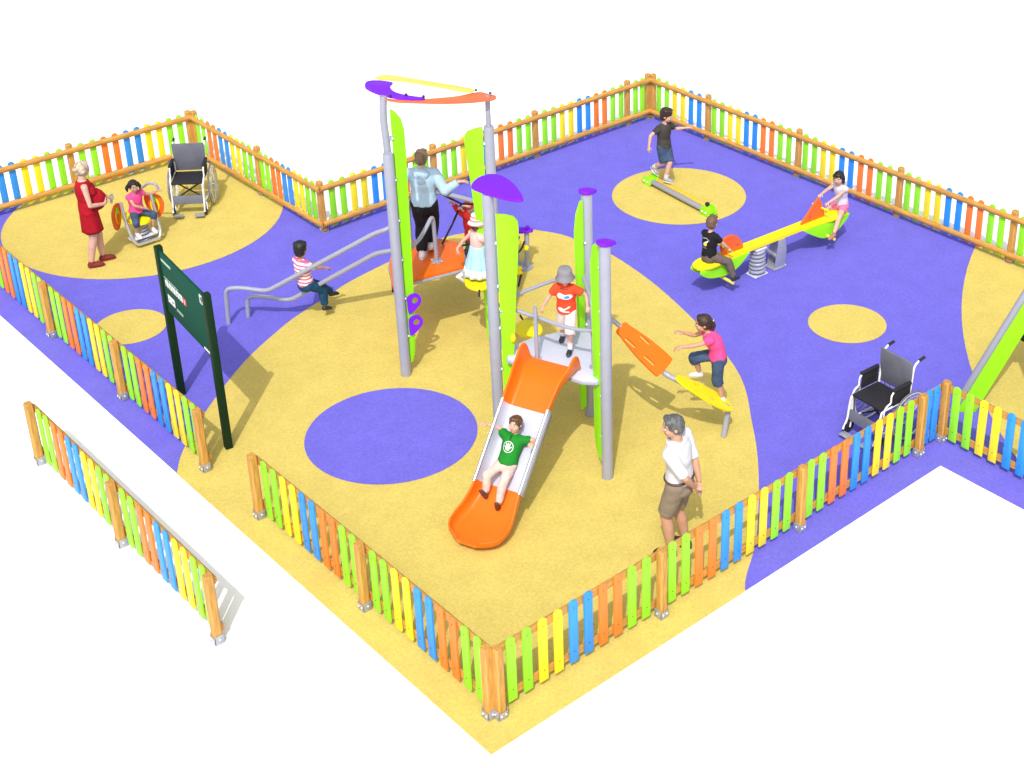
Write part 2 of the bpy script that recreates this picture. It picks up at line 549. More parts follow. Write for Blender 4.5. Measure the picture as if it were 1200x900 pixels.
    def hand(s, b, q):
        """palm, four curled fingers of different lengths and a thumb leaving the side of the palm"""
        H = s.H; h = s.hands[q]
        w = s.arm[q][1]; d = s.hdir[q]
        n = V(h.get('palm', -Z)); n = n - d * n.dot(d)
        n = n.normalized() if n.length > 1e-4 else basis(d)[0]
        side = d.cross(n).normalized()          # thumb side is +-side
        ts = h.get('thumb', None)
        if ts is not None and V(ts).dot(side) < 0: side = -side
        g = 1.0 if s.kind != 'child' else 1.08
        u = H * g
        b.loft([(w, side * .015 * u, n * .012 * u), (w + d * .02 * u, side * .021 * u, n * .0115 * u), (w + d * .05 * u, side * .024 * u, n * .0105 * u), (w + d * .056 * u, side * .02 * u, n * .008 * u)], 12)
        curl = h.get('curl', .5)
        rf = max(.0052 * u, .0068)
        for i, L in enumerate((.040, .046, .043, .033)):
            off = (1.5 - i) * .0125 * u
            p = w + d * .05 * u + side * off
            a = curl * .9
            d1 = (d * math.cos(a) + n * math.sin(a) + side * (1.5 - i) * .06).normalized()
            m = p + d1 * L * .5 * u
            a2 = a + curl * 1.1
            d2 = (d * math.cos(a2) + n * math.sin(a2)).normalized()
            b.capsule(p, m, rf * 1.05, rf, 8); b.capsule(m, m + d2 * L * .5 * u, rf, rf * .85, 8)
        p = w + d * .016 * u + side * .017 * u
        d1 = (d * .55 + side * .75 + n * .25).normalized(); m = p + d1 * .024 * u
        b.capsule(p, m, rf * 1.35, rf * 1.15, 8)
        b.capsule(m, m + (d * .85 + side * .2 + n * (.15 + curl * .4)).normalized() * .022 * u, rf * 1.12, rf * .9, 8)
    # ---- clothing, each garment a mesh of its own
    def garment(s, name, mb, m, voxel=.009, it=3):
        o = link(name, remesh(mb, voxel, it, {'shoe': 0, 'cap': 0, 'jacket': .004, 'hood': .003}.get(name, .0075)), m, s.root, None); return o
    def top(s, m, sleeve=.6, hem=-.05, e=.009, name='shirt', loose=1.04, belly=0, flare=0, bust=0, longsleeve=None):
        H = s.H; b = MB()
        fs = [hem] + [f for f in (-.08, .05, .22, .38, .58, .76, .88) if f > hem + .04] + [.94, .985]
        rg = []
        for f in fs:
            k = loose if f < .6 else 1.0 + (loose - 1) * .4
            r = s.ring(f, e + (flare * max(0, .5 - f) if flare else 0), k); rg.append(r)
        b.loft(rg, 24)
        if s.kind == 'woman' or bust:
            for g in (-1, 1):
                b.ell(s.at(.66) + s.fC * .05 * H + s.rC * g * .042 * H, (.042 * H + e, .04 * H + e, .042 * H + e), s.rC, s.fC, s.t2)
        if belly: b.ell(s.at(.32) + s.fP * .075 * H, (.078 * H + e, .088 * H + e, .095 * H + e), s.rP, s.fP, s.t1)
        k = {'man': 1.0, 'woman': .86, 'child': .92}[s.kind]
        for q in 'LR':
            el, w = s.arm[q]; C = s.at(.9)
            if sleeve <= 0:
                b.capsule(C - s.t2 * .02 * H + (s.S[q] - C) * .3, C + (s.S[q] - C) * .62 + s.t2 * .008 * H, .03 * H * k + e, .024 * H * k + e)
                continue
            b.capsule(C + (s.S[q] - C) * .3, s.S[q] , .036 * H * k + e, .034 * H * k + e * 1.1)
            d = el - s.S[q]; x, y, _ = basis(d)
            r0 = .034 * H * k + e; 
            sl = min(sleeve, 1.0)
            r1 = (.034 - .010 * sl) * H * k + e * 1.25
            end = s.S[q] + d * sl
            b.loft([(s.S[q], x * r0, y * r0), (end, x * r1, y * r1)], 14)
            if sleeve > 1:
                b.capsule(s.S[q], el, r0, r1)
                t = sleeve - 1; d2 = w - el; x, y, _ = basis(d2)
                r2 = (.0245 - .006 * t) * H * k + e
                b.loft([(el, x * r1, y * r1), (el + d2 * t, x * r2, y * r2)], 14)
        return s.garment(name, b, m)
    def bottoms(s, m, leg=.6, top=.14, e=.009, name='shorts', flare=0.0):
        """leg: 0..1 down the thigh, 1..2 on down the shin"""
        H = s.H; b = MB()
        b.loft([s.ring(f, e, 1.02) for f in (-.18, -.08, .05, top)], 24)
        b.ell(s.at(-.1) - s.fP * .018 * H, (.085 * H + e, .062 * H + e, .06 * H + e), s.rP, s.fP, s.t1)
        lk = {'man': 1.0, 'woman': 1.0, 'child': .93}[s.kind]
        for q in 'LR':
            kn, an = s.leg[q]; d = kn - s.Hp[q]; x, y, _ = basis(d)
            t = min(leg, 1)
            r0 = .056 * H * lk + e; r1 = (.056 - .020 * t) * H * lk + e * 1.2 + flare
            b.ell(s.Hp[q], (r0, r0, r0))
            b.loft([(s.Hp[q], x * r0, y * r0), (s.Hp[q] + d * t, x * r1, y * r1)], 16)
            if leg > 1:
                b.ell(kn, (r1, r1, r1))
                d2 = an - kn; x, y, _ = basis(d2); t2 = leg - 1
                r2 = max((.037 - .013 * t2) * H * lk + e, .030 * H) + flare
                b.loft([(kn, x * r1, y * r1), (kn + d2 * .35, x * (.037 * H * lk + e + flare), y * (.037 * H * lk + e + flare)), (kn + d2 * t2, x * r2, y * r2)], 16)
        return s.garment(name, b, m)
    def skirt(s, m, f0, L, r1x, r1y, e=.012, name='skirt', pleats=9, amp=.012, axis=None, mats2=None):
        """flared skirt hung from height f0 of the torso along -axis"""
        ax = V(axis).normalized() if axis is not None else s.t1
        c0, U, W = s.ring(f0, e, 1.0); r, d = U.normalized(), W.normalized()
        mb = MB(); n = 54; rows = []
        for i in range(9):
            t = i / 8
            a = U.length * (1 - t) + r1x * t; bb = W.length * (1 - t) + r1y * t
            rows.append([mb.bm.verts.new(c0 - ax * L * t + (r * math.cos(2 * PI * k / n) * (a + amp * t * math.sin(pleats * 2 * PI * k / n)) +
                        d * math.sin(2 * PI * k / n) * (bb + amp * t * math.sin(pleats * 2 * PI * k / n)))) for k in range(n)])
        for i in range(8):
            if mats2 and i >= 6: mb.mi = 1
            for k in range(n): mb._f((rows[i][k], rows[i][(k + 1) % n], rows[i + 1][(k + 1) % n], rows[i + 1][k]))
        o = mb.build(name, [m] + ([mats2] if mats2 else []), s.root, None)
        md = o.modifiers.new('cloth_thickness', 'SOLIDIFY'); md.thickness = .006
        return o
    def shoes(s, m, sole=None, high=.6):
        H = s.H
        for q in 'LR':
            kn, an = s.leg[q]; t = s.toe[q]; up = s.fup(q); sd = t.cross(up)
            b = MB(); c = an - up * .020 * H
            h = .026 * H
            for f, w, hi in ((0, 1, 1),):
                b.loft([(an - up * .024 * H - t * .036 * H, sd * .012 * H, up * .014 * H), (an - up * .022 * H - t * .028 * H, sd * .022 * H, up * .022 * H), (an - up * .020 * H, sd * .028 * H, up * .027 * H),
                        (an - up * .023 * H + t * .05 * H, sd * .031 * H, up * .024 * H), (an - up * .028 * H + t * .088 * H, sd * .028 * H, up * .019 * H), (an - up * .034 * H + t * .108 * H, sd * .013 * H, up * .009 * H)], 14)
            b.capsule(an - up * .01 * H - t * .004 * H, an + (kn - an).normalized() * .012 * H * high, .027 * H, .026 * H)
            o = s.garment('shoe', b, m, .0075, 2)
            if sole:
                k = MB()
                k.loft([(an - up * .046 * H - t * .037 * H, sd * .014 * H, up * .004 * H), (an - up * .046 * H, sd * .028 * H, up * .0055 * H), (an - up * .046 * H + t * .06 * H, sd * .032 * H, up * .0055 * H), (an - up * .045 * H + t * .112 * H, sd * .013 * H, up * .004 * H)], 12)
                k.build('sole', sole, o)
    def socks(s, m, h=.25):
        for q in 'LR':
            kn, an = s.leg[q]; d = kn - an; x, y, _ = basis(d); H = s.H
            b = MB(); b.loft([(an - d.normalized() * .01, x * .027 * H, y * .027 * H), (an + d * h, x * .033 * H, y * .033 * H)], 14)
            b.build('sock', m, s.root)
    def hair(s, style, m=None):
        m = m or s.hairmat; hh = s.hh; A = (s.hr, s.hf, s.hu); c = s.hc
        b = MB()
        P = lambda x, y, z: c + s.hr * hh * x + s.hf * hh * y + s.hu * hh * z
        b.ell(P(0, -.055, .155), (.385 * hh, .43 * hh, .39 * hh), *A, n=20, m=14)
        b.ell(P(0, -.15, -.06), (.355 * hh, .335 * hh, .32 * hh), *A, n=18, m=12)
        if style in ('short', 'thick'):
            b.ell(P(.05, .22, .40), (.25 * hh, .17 * hh, .11 * hh), *A)
            b.ell(P(-.16, .20, .36), (.17 * hh, .16 * hh, .11 * hh), *A)
            if style == 'thick':
                b.ell(P(0, -.03, .26), (.41 * hh, .45 * hh, .36 * hh), *A)
                for i in range(9):
                    a = i * 2.4
                    b.ell(P(.3 * math.cos(a), .28 * math.sin(a), .42), (.14 * hh, .14 * hh, .12 * hh), *A)
        if style == 'bob':
            for g in (-1, 1):
                b.capsule(P(.36 * g, -.05, .1), P(.33 * g, -.03, -.36), .12 * hh, .10 * hh)
            b.ell(P(0, -.24, -.22), (.34 * hh, .22 * hh, .3 * hh), *A)
            b.ell(P(0, .25, .36), (.29 * hh, .17 * hh, .12 * hh), *A)
        if style == 'bun':
            b.ell(P(0, -.50, .08), (.17 * hh, .16 * hh, .16 * hh), *A)
            b.ell(P(0, .16, .42), (.27 * hh, .2 * hh, .1 * hh), *A)
        if style == 'ponytail':
            b.ell(P(0, .15, .41), (.28 * hh, .2 * hh, .1 * hh), *A)
            b.capsule(P(0, -.46, .12), P(0, -.54, -.2), .1 * hh, .13 * hh); b.capsule(P(0, -.54, -.2), P(0, -.47, -.62), .13 * hh, .06 * hh)
        if style == 'pigtails':
            b.ell(P(0, .2, .40), (.28 * hh, .18 * hh, .1 * hh), *A)
            for g in (-1, 1):
                b.capsule(P(.40 * g, -.12, .16), P(.52 * g, -.10, -.12), .09 * hh, .13 * hh); b.capsule(P(.52 * g, -.10, -.12), P(.50 * g, -.06, -.42), .13 * hh, .05 * hh)
        return link('hair', remesh(b, .0075, 2, .008, 26.0), m, s.root, None)
    def brimhat(s, m, name='hat', brim=.62, droop=.22, crown=.40, tilt=0):
        hh = s.hh; c = s.hc; mb = MB()
        prof = [(.02, .62), (.30, .62), (.41, .57), (.455, .46), (.48, .22), (brim * .82, .08), (brim, .22 - droop - .1), (brim - .01, .19 - droop - .1), (.45, .18), (.43, .43), (.38, .53), (.02, .58)]
        rings = []
        for r, z in prof:
            rings.append((c + s.hu * hh * (z + .0) - s.hf * hh * .02, s.hr * hh * r * .96, s.hf * hh * r * 1.06))
        mb.loft(rings, 28)
        o = mb.build(name, m, s.root, 60)
        return o

def A_(t, pole, **k): return dict(t=V(t), pole=V(pole), **k)
def F_(t, pole, toe, **k): return dict(t=V(t), pole=V(pole), toe=V(toe), **k)
# ------------------------------------------------------------------ ground and safety surfacing
def struct(name, o):
    o['kind'] = 'structure'; return o
def clip(poly, x0=None, x1=None, y0=None, y1=None):
    def cut(pl, ax, v, s):
        out = []
        for i in range(len(pl)):
            a, b = pl[i], pl[(i + 1) % len(pl)]
            ina, inb = (a[ax] - v) * s >= 0, (b[ax] - v) * s >= 0
            if ina: out.append(a)
            if ina != inb:
                t = (v - a[ax]) / (b[ax] - a[ax]); out.append((a[0] + (b[0] - a[0]) * t, a[1] + (b[1] - a[1]) * t))
        return out
    for ax, v, s in ((0, x0, 1), (0, x1, -1), (1, y0, 1), (1, y1, -1)):
        if v is not None: poly = cut(poly, ax, v, s)
    return poly
def sheet(name, pts, z, m):
    mb = MB(); mb._f([mb.bm.verts.new((p[0], p[1], z)) for p in pts])
    o = mb.build(name, m, None, None)
    if o.data.polygons[0].normal.z < 0: o.data.flip_normals()
    return struct(name, o)
GROUND = mat('white_paving', (.93, .93, .93), rough=.9, var=.012, vscale=.6, spec=.1)
PURP_R = rubber('purple_rubber_crumb', (.145, .128, .585))
YELL_R = rubber('yellow_rubber_crumb', (.590, .470, .122))
sheet('ground', [(-900, -900), (900, -900), (900, 900), (-900, 900)], 0, GROUND)
mb = MB()
mb.plate([(-.31, -.34), (6.03, -.34), (6.03, -7), (10.86, -7), (10.86, 9.57), (4.30, 9.57), (4.30, 13.35), (-.31, 13.35)], (0, 0, .003), (1, 0, 0), (0, 1, 0), .006)
struct('purple_safety_surface', mb.build('purple_safety_surface', PURP_R))
big = catmull([(-.9, 2.0), (-.8, -1.2), (2.6, -.9), (2.878, -.332), (3.55, .15), (4.369, .886), (5.058, 1.632), (5.87, 2.72), (6.52, 4.6), (6.76, 5.95), (6.71, 6.57), (6.663, 6.95), (6.506, 7.29), (6.284, 7.6),
               (5.9, 7.85), (5.31, 8.07), (4.37, 7.98), (3.58, 7.845), (3.17, 7.71), (2.626, 7.54), (2.25, 7.385), (1.5, 6.98), (.72, 6.4), (.1, 5.85), (-.283, 5.38), (-.7, 4.6)], 6)
mb = MB(); mb.plate(clip(big, x0=-.316, y0=-.346), (0, 0, .0055), (1, 0, 0), (0, 1, 0), .009); struct('yellow_play_area', mb.build('yellow_play_area', YELL_R))
sheet('yellow_corner_area', clip(circle2(2.5, 11.7, 2.02, 2.02, 72), x0=-.309, x1=4.298, y1=13.348), .010, YELL_R)
sheet('yellow_swing_area', clip(circle2(14.8, -6.02, 9.56, 9.56, 160), x0=6.032, x1=10.858, y0=-6.99), .010, YELL_R)
sheet('yellow_circle', circle2(8.85, 6.79, 1.03, 1.03, 64), .010, YELL_R)
sheet('yellow_circle', circle2(7.71, 2.45, .51, .51, 56), .010, YELL_R)
sheet('yellow_circle', circle2(.81, 8.74, .46, .46, 56), .010, YELL_R)
sheet('purple_circle', circle2(1.875, 4.355, .99, .99, 64), .014, PURP_R)

# ------------------------------------------------------------------ picket fences
def picket_mesh():
    mb = MB(); w, h = .1, .72
    pts = [(-w / 2, 0), (w / 2, 0), (w / 2, h - w * .45)] + [(w / 2 * math.cos(a), h - w * .45 + w * .45 * math.sin(a)) for a in [PI * k / 8 for k in range(1, 8)]] + [(-w / 2, h - w * .45)]
    mb.plate(pts, (0, 0, 0), (1, 0, 0), (0, 0, 1), .022, .004)
    mb.mi = 1
    for z in (.125, .635):
        mb.cyl((0, -.0135, z), (0, -.009, z), .006, n=8); mb.cyl((0, .0135, z), (0, .009, z), .006, n=8)
    return mb
def make_post():
    mb = MB(); a = .044; c = .014
    pr = [(-a + c, -a), (a - c, -a), (a, -a + c), (a, a - c), (a - c, a), (-a + c, a), (-a, a - c), (-a, -a + c)]
    rows = []
    for z, k in ((.02, 1), (.775, 1), (.792, .95), (.80, .84)):
        rows.append([mb.bm.verts.new((x * k, y * k, z)) for x, y in pr])
    for r0, r1 in zip(rows, rows[1:]):
        for k in range(8): mb._f((r0[k], r0[(k + 1) % 8], r1[(k + 1) % 8], r1[k]))
    mb._f(rows[-1]); mb._f(rows[0][::-1])
    return mb
def make_shoe():
    mb = MB()
    mb.box((0, 0, .012), (.1, .1, .006), bev=.001)
    for s in (-1, 1): mb.box((s * .051, 0, .065), (.006, .085, .10), bev=.001)
    mb.box((0, -.0505, .055), (.09, .005, .08), bev=.001)
    mb.mi = 1
    for s in (-1, 1):
        mb.ell((s * .025, -.055, .06), (.010, .008, .010), n=8, m=6)
        mb.ell((s * .056, 0, .07), (.008, .010, .010), n=8, m=6)
    return mb
PM = {k: picket_mesh().build('slat', [m, SCREW]) for k, m in PK.items()}
POSTO = make_post().build('post', WOOD); SHOEO = make_shoe().build('shoe', [GREYD, BOLT])
PROTO = list(PM.values()) + [POSTO, SHOEO]
PMESH = {k: o.data for k, o in PM.items()}; POSTM = POSTO.data; SHOEM = SHOEO.data
for o in PROTO: bpy.data.objects.remove(o)
def addp(name, me, par, loc, rz=0, tilt=0):
    o = bpy.data.objects.new(name, me); COL.objects.link(o); o.parent = par
    o.location = loc; o.rotation_euler = (0, tilt, rz); return o
def fence(label, p0, ang, out, secs, first=True, last=True, group='picket fence runs round the playground', inset=.02, z0=.012):
    """run from p0 along ang; out = -1/+1 side (of local y) on which slats and posts sit; secs = [(length, colours)]"""
    t = thing('picket_fence', (p0[0], p0[1], z0 - .012), label, 'fence', group)
    t.rotation_euler = (0, 0, ang)
    rz = 0 if out < 0 else PI
    s = 0; n = len(secs); posts = []
    if first: posts.append(inset)
    for i, (L, cols) in enumerate(secs):
        a = s + (.08 + (inset if i == 0 else 0)); b = s + L - .08
        if i == n - 1 and not last: b = s + L
        m = len(cols); pit = (b - a) / m
        for k, c in enumerate(cols):
            addp('picket', PMESH[c], t, (a + pit * (k + .5), out * .014, .075 + random.uniform(-.004, .004)), rz, random.uniform(-.006, .006))
        s += L
        if i < n - 1 or last: posts.append(s if not (i == n - 1) else s - (inset if last == 'inset' else 0))
    for x in posts:
        p = addp('post', POSTM, t, (x, out * .049, .075 - .075), rz); p.location.z = .012
        q = addp('post_shoe', SHOEM, p, (0, 0, -.012), 0)
    for zz in (.152, .715):
        mb = MB(); hh = .045
        x0, x1 = -.0 + (.0 if first else -.03), s + (.03 if not last else .03)
        prof = [(0, -hh), (.012, -hh), (.034, -hh * .6), (.042, 0), (.034, hh * .6), (.012, hh), (0, hh)]
        A = [mb.bm.verts.new((x0, -out * (y + .003), zz + z)) for y, z in prof]
        B = [mb.bm.verts.new((x1, -out * (y + .003), zz + z)) for y, z in prof]
        for k in range(len(prof)): mb._f((A[k], A[(k + 1) % len(prof)], B[(k + 1) % len(prof)], B[k]))
        mb._f(A); mb._f(B[::-1])
        o = mb.build('rail', WOODR); o.parent = t
    return t
GYBO, GOBY = 'GGYYBBOOGG', 'GGOOBBYYGG'
fence('picket fence along the front right edge, from the front corner post to the grey wheelchair', (0, 0), 0, -1, [(2, GYBO), (2, GOBY), (2, GOBY), (.44, 'BB')], last='inset')
fence('picket fence running off the right edge of the picture past the leaning swing leg', (6.44, 0), -PI / 2, -1, [(2, GYBO), (2, GYBO), (2, GYBO)], first=False)
fence('short picket fence between the front corner post and the gate opening', (0, 0), PI / 2, 1, [(2, GOBY), (2, GOBY)])
fence('picket fence along the left edge, ending at the gate opening beside the green sign', (0, 5.17), PI / 2, 1, [(2, 'GGYYBBOOGG'), (2, 'GGYYBBOOGG'), (2, 'GGYYBBOOGG'), (2, 'GGYYBBOOGG')], inset=0)
fence('detached two-panel picket fence on the white ground in front of the gate opening', (-1.29, 2.56), PI / 2, 1, [(2, 'GGYYBBOOGG'), (2, 'GGYYBBOOGG')], inset=0, z0=.004)
fence('long picket fence at the back right behind the seesaw', (10.662, 9.37), -PI / 2, 1, [(1.343, 'GGYYBB'), (2, GYBO), (2, GYBO), (2, GYBO), (2, GYBO), (2, GYBO)])
fence('picket fence at the back middle, behind the tower with the canopy', (10.662, 9.37), PI, -1, [(.492, 'GG'), (2, GOBY), (2, GOBY), (2, GOBY)])
fence('two-panel picket fence at the upper left, from the wheelchair to the inner corner', (4.12, 9.37), PI / 2, -1, [(1.8, 'GGYYBBOOGG'), (1.98, 'GGYYBBOOGG')], first=False, last='inset')
fence('picket fence at the far upper left, behind the woman in the red dress', (4.12, 13.15), PI, -1, [(2, GYBO), (2, GYBO), (2, GYBO)])

# ------------------------------------------------------------------ information sign
t = thing('information_sign', (.44, 6.1, 0), 'tall dark green information board on two posts behind the left picket fence', 'sign')
A, B = V((.517, 6.80, 0)), V((.361, 5.396, 0))
ux = (B - A).normalized(); un = V((ux.y, -ux.x, 0))       # un: towards the gate side (outwards)
if un.x > 0: un = -un
for p in (A, B):
    mb = MB(); mb.box(p + Z * 1.005, (.088, .085, 2.01), ux, un, Z, .012); mb.build('post', SIGNP, t)
L = (B - A).length
bd = MB(); bd.box((A + B) / 2 + Z * 1.575, (L - .08, .03, .79), ux, un, Z, .004); bd = bd.build('board', SIGNG, t)
C0 = A + ux * .04 + un * .0175
def mark(x0, x1, z0, z1, m, name='printed_mark'):
    mb = MB(); mb.box(C0 + ux * (x0 + x1) / 2 + Z * (z0 + z1) / 2, (x1 - x0, .004, z1 - z0), ux, un, Z); return mb
mb = MB()
def addmark(mb, x0, x1, z0, z1, th=.004):
    mb.box(C0 + ux * (x0 + x1) / 2 + Z * (z0 + z1) / 2, (x1 - x0, th, z1 - z0), ux, un, Z)
x = .05
for wd in (.05, .02, .045, .03, .055, .03, .05, .02, .04):
    addmark(mb, x, x + wd * .75, 1.862, 1.892); x += wd * .85
mb.build('heading', PALEG, bd)
mb = MB(); x = .07
for wd in (.05, .04, .06, .05, .06, .04, .07, .05): addmark(mb, x, x + wd * .8, 1.655, 1.665); x += wd
x = .1
for wd in (.05, .04, .06, .05): addmark(mb, x + .25, x + .25 + wd * .8, 1.355, 1.364); addmark(mb, x + .25, x + .25 + wd * .7, 1.335, 1.344); x += wd
mb.build('text_line', PALEG, bd)
for k in range(6):
    mb = MB(); x0 = .08 + k * .108
    mb.mi = 0; addmark(mb, x0 + .004, x0 + .088, 1.552, 1.634)
    mb.mi = 1
    cx = x0 + .047
    mb.ell(C0 + ux * cx + un * .002 + Z * 1.615, (.006, .003, .006), ux, un, Z, 10, 6)
    mb.box(C0 + ux * cx + un * .0035 + Z * 1.588, (.016 if k % 2 else .009, .003, .024), ux, un, Z)
    mb.box(C0 + ux * cx + un * .0035 + Z * 1.558, (.026 - .005 * (k % 3), .003, .006), ux, un, Z)
    mb.build('pictogram', [RED if k == 5 else WHITE, WHITE if k == 5 else SIGNG], bd)
for k in range(2):
    mb = MB(); x0 = .1 + k * .108
    addmark(mb, x0, x0 + .094, 1.35, 1.445); mb.mi = 1
    mb.box(C0 + ux * (x0 + .047) + un * .0035 + Z * 1.40, (.03, .003, .008 + .01 * k), ux, un, Z)
    mb.build('pictogram', [WHITE, SIGNG], bd)
mb = MB(); addmark(mb, L - .22, L - .12, 1.82, 1.93); mb.mi = 1
mb.box(C0 + ux * (L - .17) + un * .0035 + Z * 1.875, (.05, .003, .014), ux, un, Z); mb.box(C0 + ux * (L - .17) + un * .0035 + Z * 1.9, (.05, .003, .014), ux, un, Z); mb.box(C0 + ux * (L - .17) + un * .0035 + Z * 1.85, (.014, .003, .04), ux, un, Z)
mb.build('emblem', [WHITE, SIGNG], bd)
mb = MB(); addmark(mb, L - .30, L - .12, 1.20, 1.225); mb.build('text_line', WHITE, bd)

# ------------------------------------------------------------------ main play structure
PS = thing('play_tower', (3.3, 3.8, 0), 'grey posted play tower with green panels, orange slide, purple leaf cap and round canopy', 'play tower')
P1, B2, F2, P3, P4 = V((2.751, 5.315, 0)), V((4.0, 5.05, 0)), V((2.65, 3.31, 0)), V((3.143, 2.023, 0)), V((3.827, 3.094, 0))
def pole(p, h, r=.062):
    mb = MB(); mb.tube([p + Z * .012, p + Z * (h - .012), p + Z * h], [r, r, r * .9], 20); return mb.build('post', GREY, PS)
def cap(o, p, h, ang, L=.2, W=.15):
    mb = MB(); a = V((math.cos(ang), math.sin(ang), 0)); b = Z.cross(a); tl = (Z * .97 + a * .12).normalized(); a2 = b.cross(tl).normalized()
    pts = catmull([(-L * .35, -W * .3), (L * .05, -W * .5), (L * .5, -W * .05), (L * .6, W * .12), (L * .3, W * .45), (-L * .2, W * .42), (-L * .45, W * .1)], 4)
    mb.plate(pts, p + Z * (h + .012), a2, b, .035, .008); mb.build('cap', PURPLE, o)
p1o = pole(P1, 2.975); b2o = pole(B2, 3.04); f2o = pole(F2, 3.18); p3o = pole(P3, 2.9); p4o = pole(P4, 2.9)
cap(p3o, P3, 2.9, -.6); cap(p4o, P4, 2.9, -.5)
mb = MB()
leaf = catmull([(2.607, 3.535), (2.765, 3.640), (2.913, 3.652), (3.0, 3.564), (2.985, 3.338), (2.909, 3.108), (2.803, 2.90), (2.71, 2.97), (2.64, 3.178), (2.597, 3.417)], 4)
mb.plate(leaf, (0, 0, 3.2), (1, 0, 0), (0, 1, 0), .03, .008); mb.build('leaf_cap', PURPLE, f2o)
# thin bent pipes that carry the canopy
for p, h0, h1, sx in ((P1, 2.7, 3.64, V((-.01, .02, 0))), (B2, 2.9, 3.41, V((.015, .02, 0)))):
    mb = MB(); q = p + V((.03, .05, 0)) if p is P1 else p
    mb.tube(smooth_path([q + Z * h0, q + Z * (h0 + .35), q + sx + Z * (h1 - .25), q + sx * .2 + V((.02, .02, 0)) + Z * h1], .15), .042 if p is P1 else .03, 14); mb.build('canopy_pipe', GREY, PS)
# canopy of three curved sheets
CA, CB = V((2.75, 5.315, 3.64)), V((4.0, 5.05, 3.42))
cu = (CB - CA).normalized(); cw = Z.cross(cu).normalized()
def canopy_sheet(pts, m, dz, name='canopy_sheet'):
    mb = MB(); mb.plate(catmull(pts, 4), CA + Z * dz, cu, cw, .018, .004); return mb.build(name, m, PS)
canopy_sheet([(-.02, .5), (.05, .62), (.17, .66), (.345, .575), (.27, .45), (.225, .30), (.25, .17), (.40, .04), (.50, .0), (.45, -.06), (.24, -.03), (.09, .06), (-.01, .21), (-.05, .38)], PURPLE, 0)
canopy_sheet([(.17, .68), (.332, .79), (.42, .77), (.6, .655), (.926, .42), (1.2, .2), (1.1, .09), (.87, .265), (.546, .51), (.36, .60)], YPALE, .021)
oc = canopy_sheet([(.0, .14), (.08, .035), (.361, -.015), (.533, .0), (.876, .05), (1.108, .13), (1.295, .2), (1.36, .12), (1.43, .03), (1.338, -.08), (1.24, -.105), (1.001, -.15), (.678, -.155), (.379, -.11), (.098, -.04)], mat('orange_canopy_sheet', (.78, .16, .05), rough=.4, var=.03), -.021)
mb = MB()
for a, b in ((.1, .03), (.3, .05), (.48, -.03), (1.22, .14), (1.35, .02)): mb.ell(CA + cu * a + cw * b + Z * .03, (.018, .018, .014), n=8, m=6)
mb.build('canopy_bolt', SCREW, oc)
# tall green wing panels bolted to the posts
def wing(post, p, dirv, prof, off=.075, name='green_panel', th=.03):
    """prof: list of (z, width) from bottom to top; inner edge straight, outer edge curved"""
    d = V(dirv); d.z = 0; d.normalize()
    inner = [(off, z) for z, w in prof]; outer = [(off + w, z) for z, w in prof]
    mb = MB(); pts = inner[::-1] + outer
    mb.plate(pts, p, d, Z, th, .006)
    o = mb.build(name, GREEN, PS)
    mb = MB(); nn = d.cross(Z).normalized()
    zs = [z for z, w in prof]; zz = zs[1] + .25
    while zz < zs[-1] - .1:
        for g in (-1, 1):
            mb.ell(p + d * (off - .012) + Z * zz + nn * g * .024, (.014, .014, .014), n=8, m=6)
        zz += .52
    mb.build('panel_bolt', BOLT, o)
    zz = zs[1] + .25
    while zz < zs[-1] - .1:
        mb = MB(); mb.box(p + d * .06 + Z * zz, (.06, .03, .05), d, nn, Z, .004); zz += .52
        mb.build('panel_bracket', GREYD, o)
    return o
w1 = [(.17, .03), (.3, .07), (.8, .10), (1.5, .115), (2.3, .135), (2.9, .15), (3.22, .15), (3.36, .12), (3.45, .06), (3.5, .01)]
wing(p1o, P1, (.9, -.1, 0), w1)
wing(b2o, B2, (-.85, .5, 0), [(.17, .07), (.5, .08), (1.2, .10), (1.9, .14), (2.5, .19), (2.85, .22), (2.95, .215), (3.0, .18), (3.03, .08), (3.035, .01)])
wing(f2o, F2, (.75, -.66, 0), [(.35, .08), (.8, .10), (1.4, .14), (2.0, .18), (2.5, .22), (2.78, .235), (2.87, .225), (2.92, .18), (2.94, .10), (2.945, .01)])
wing(p3o, P3, (.06, .8, 0), [(.17, .03), (.28, .10), (.45, .14), (1.2, .14), (2.0, .15), (2.6, .16), (2.8, .13), (2.87, .06)])
wing(p4o, P4, (-.72, -.1, 0), [(.17, .08), (.5, .10), (1.2, .10), (2.0, .12), (2.5, .13), (2.7, .10), (2.83, .03)])
# purple climbing grips on the left post
for zc in (.98, .68):
    mb = MB(); d = V((.8, -.35, 0)).normalized()
    out = catmull([(-.02, -.135), (.05, -.09), (.125, .0), (.125, .075), (.07, .125), (0, .12), (-.04, .08), (-.04, -.08)], 4)
    hole = circle2(.055, .035, .040, .048, 16)
    mb.plate(out, P1 + V((.085, -.02, 0)) + d * .04 + Z * zc, d, Z, .03, holes=[hole]); mb.build('grip', PURPLE, p1o)
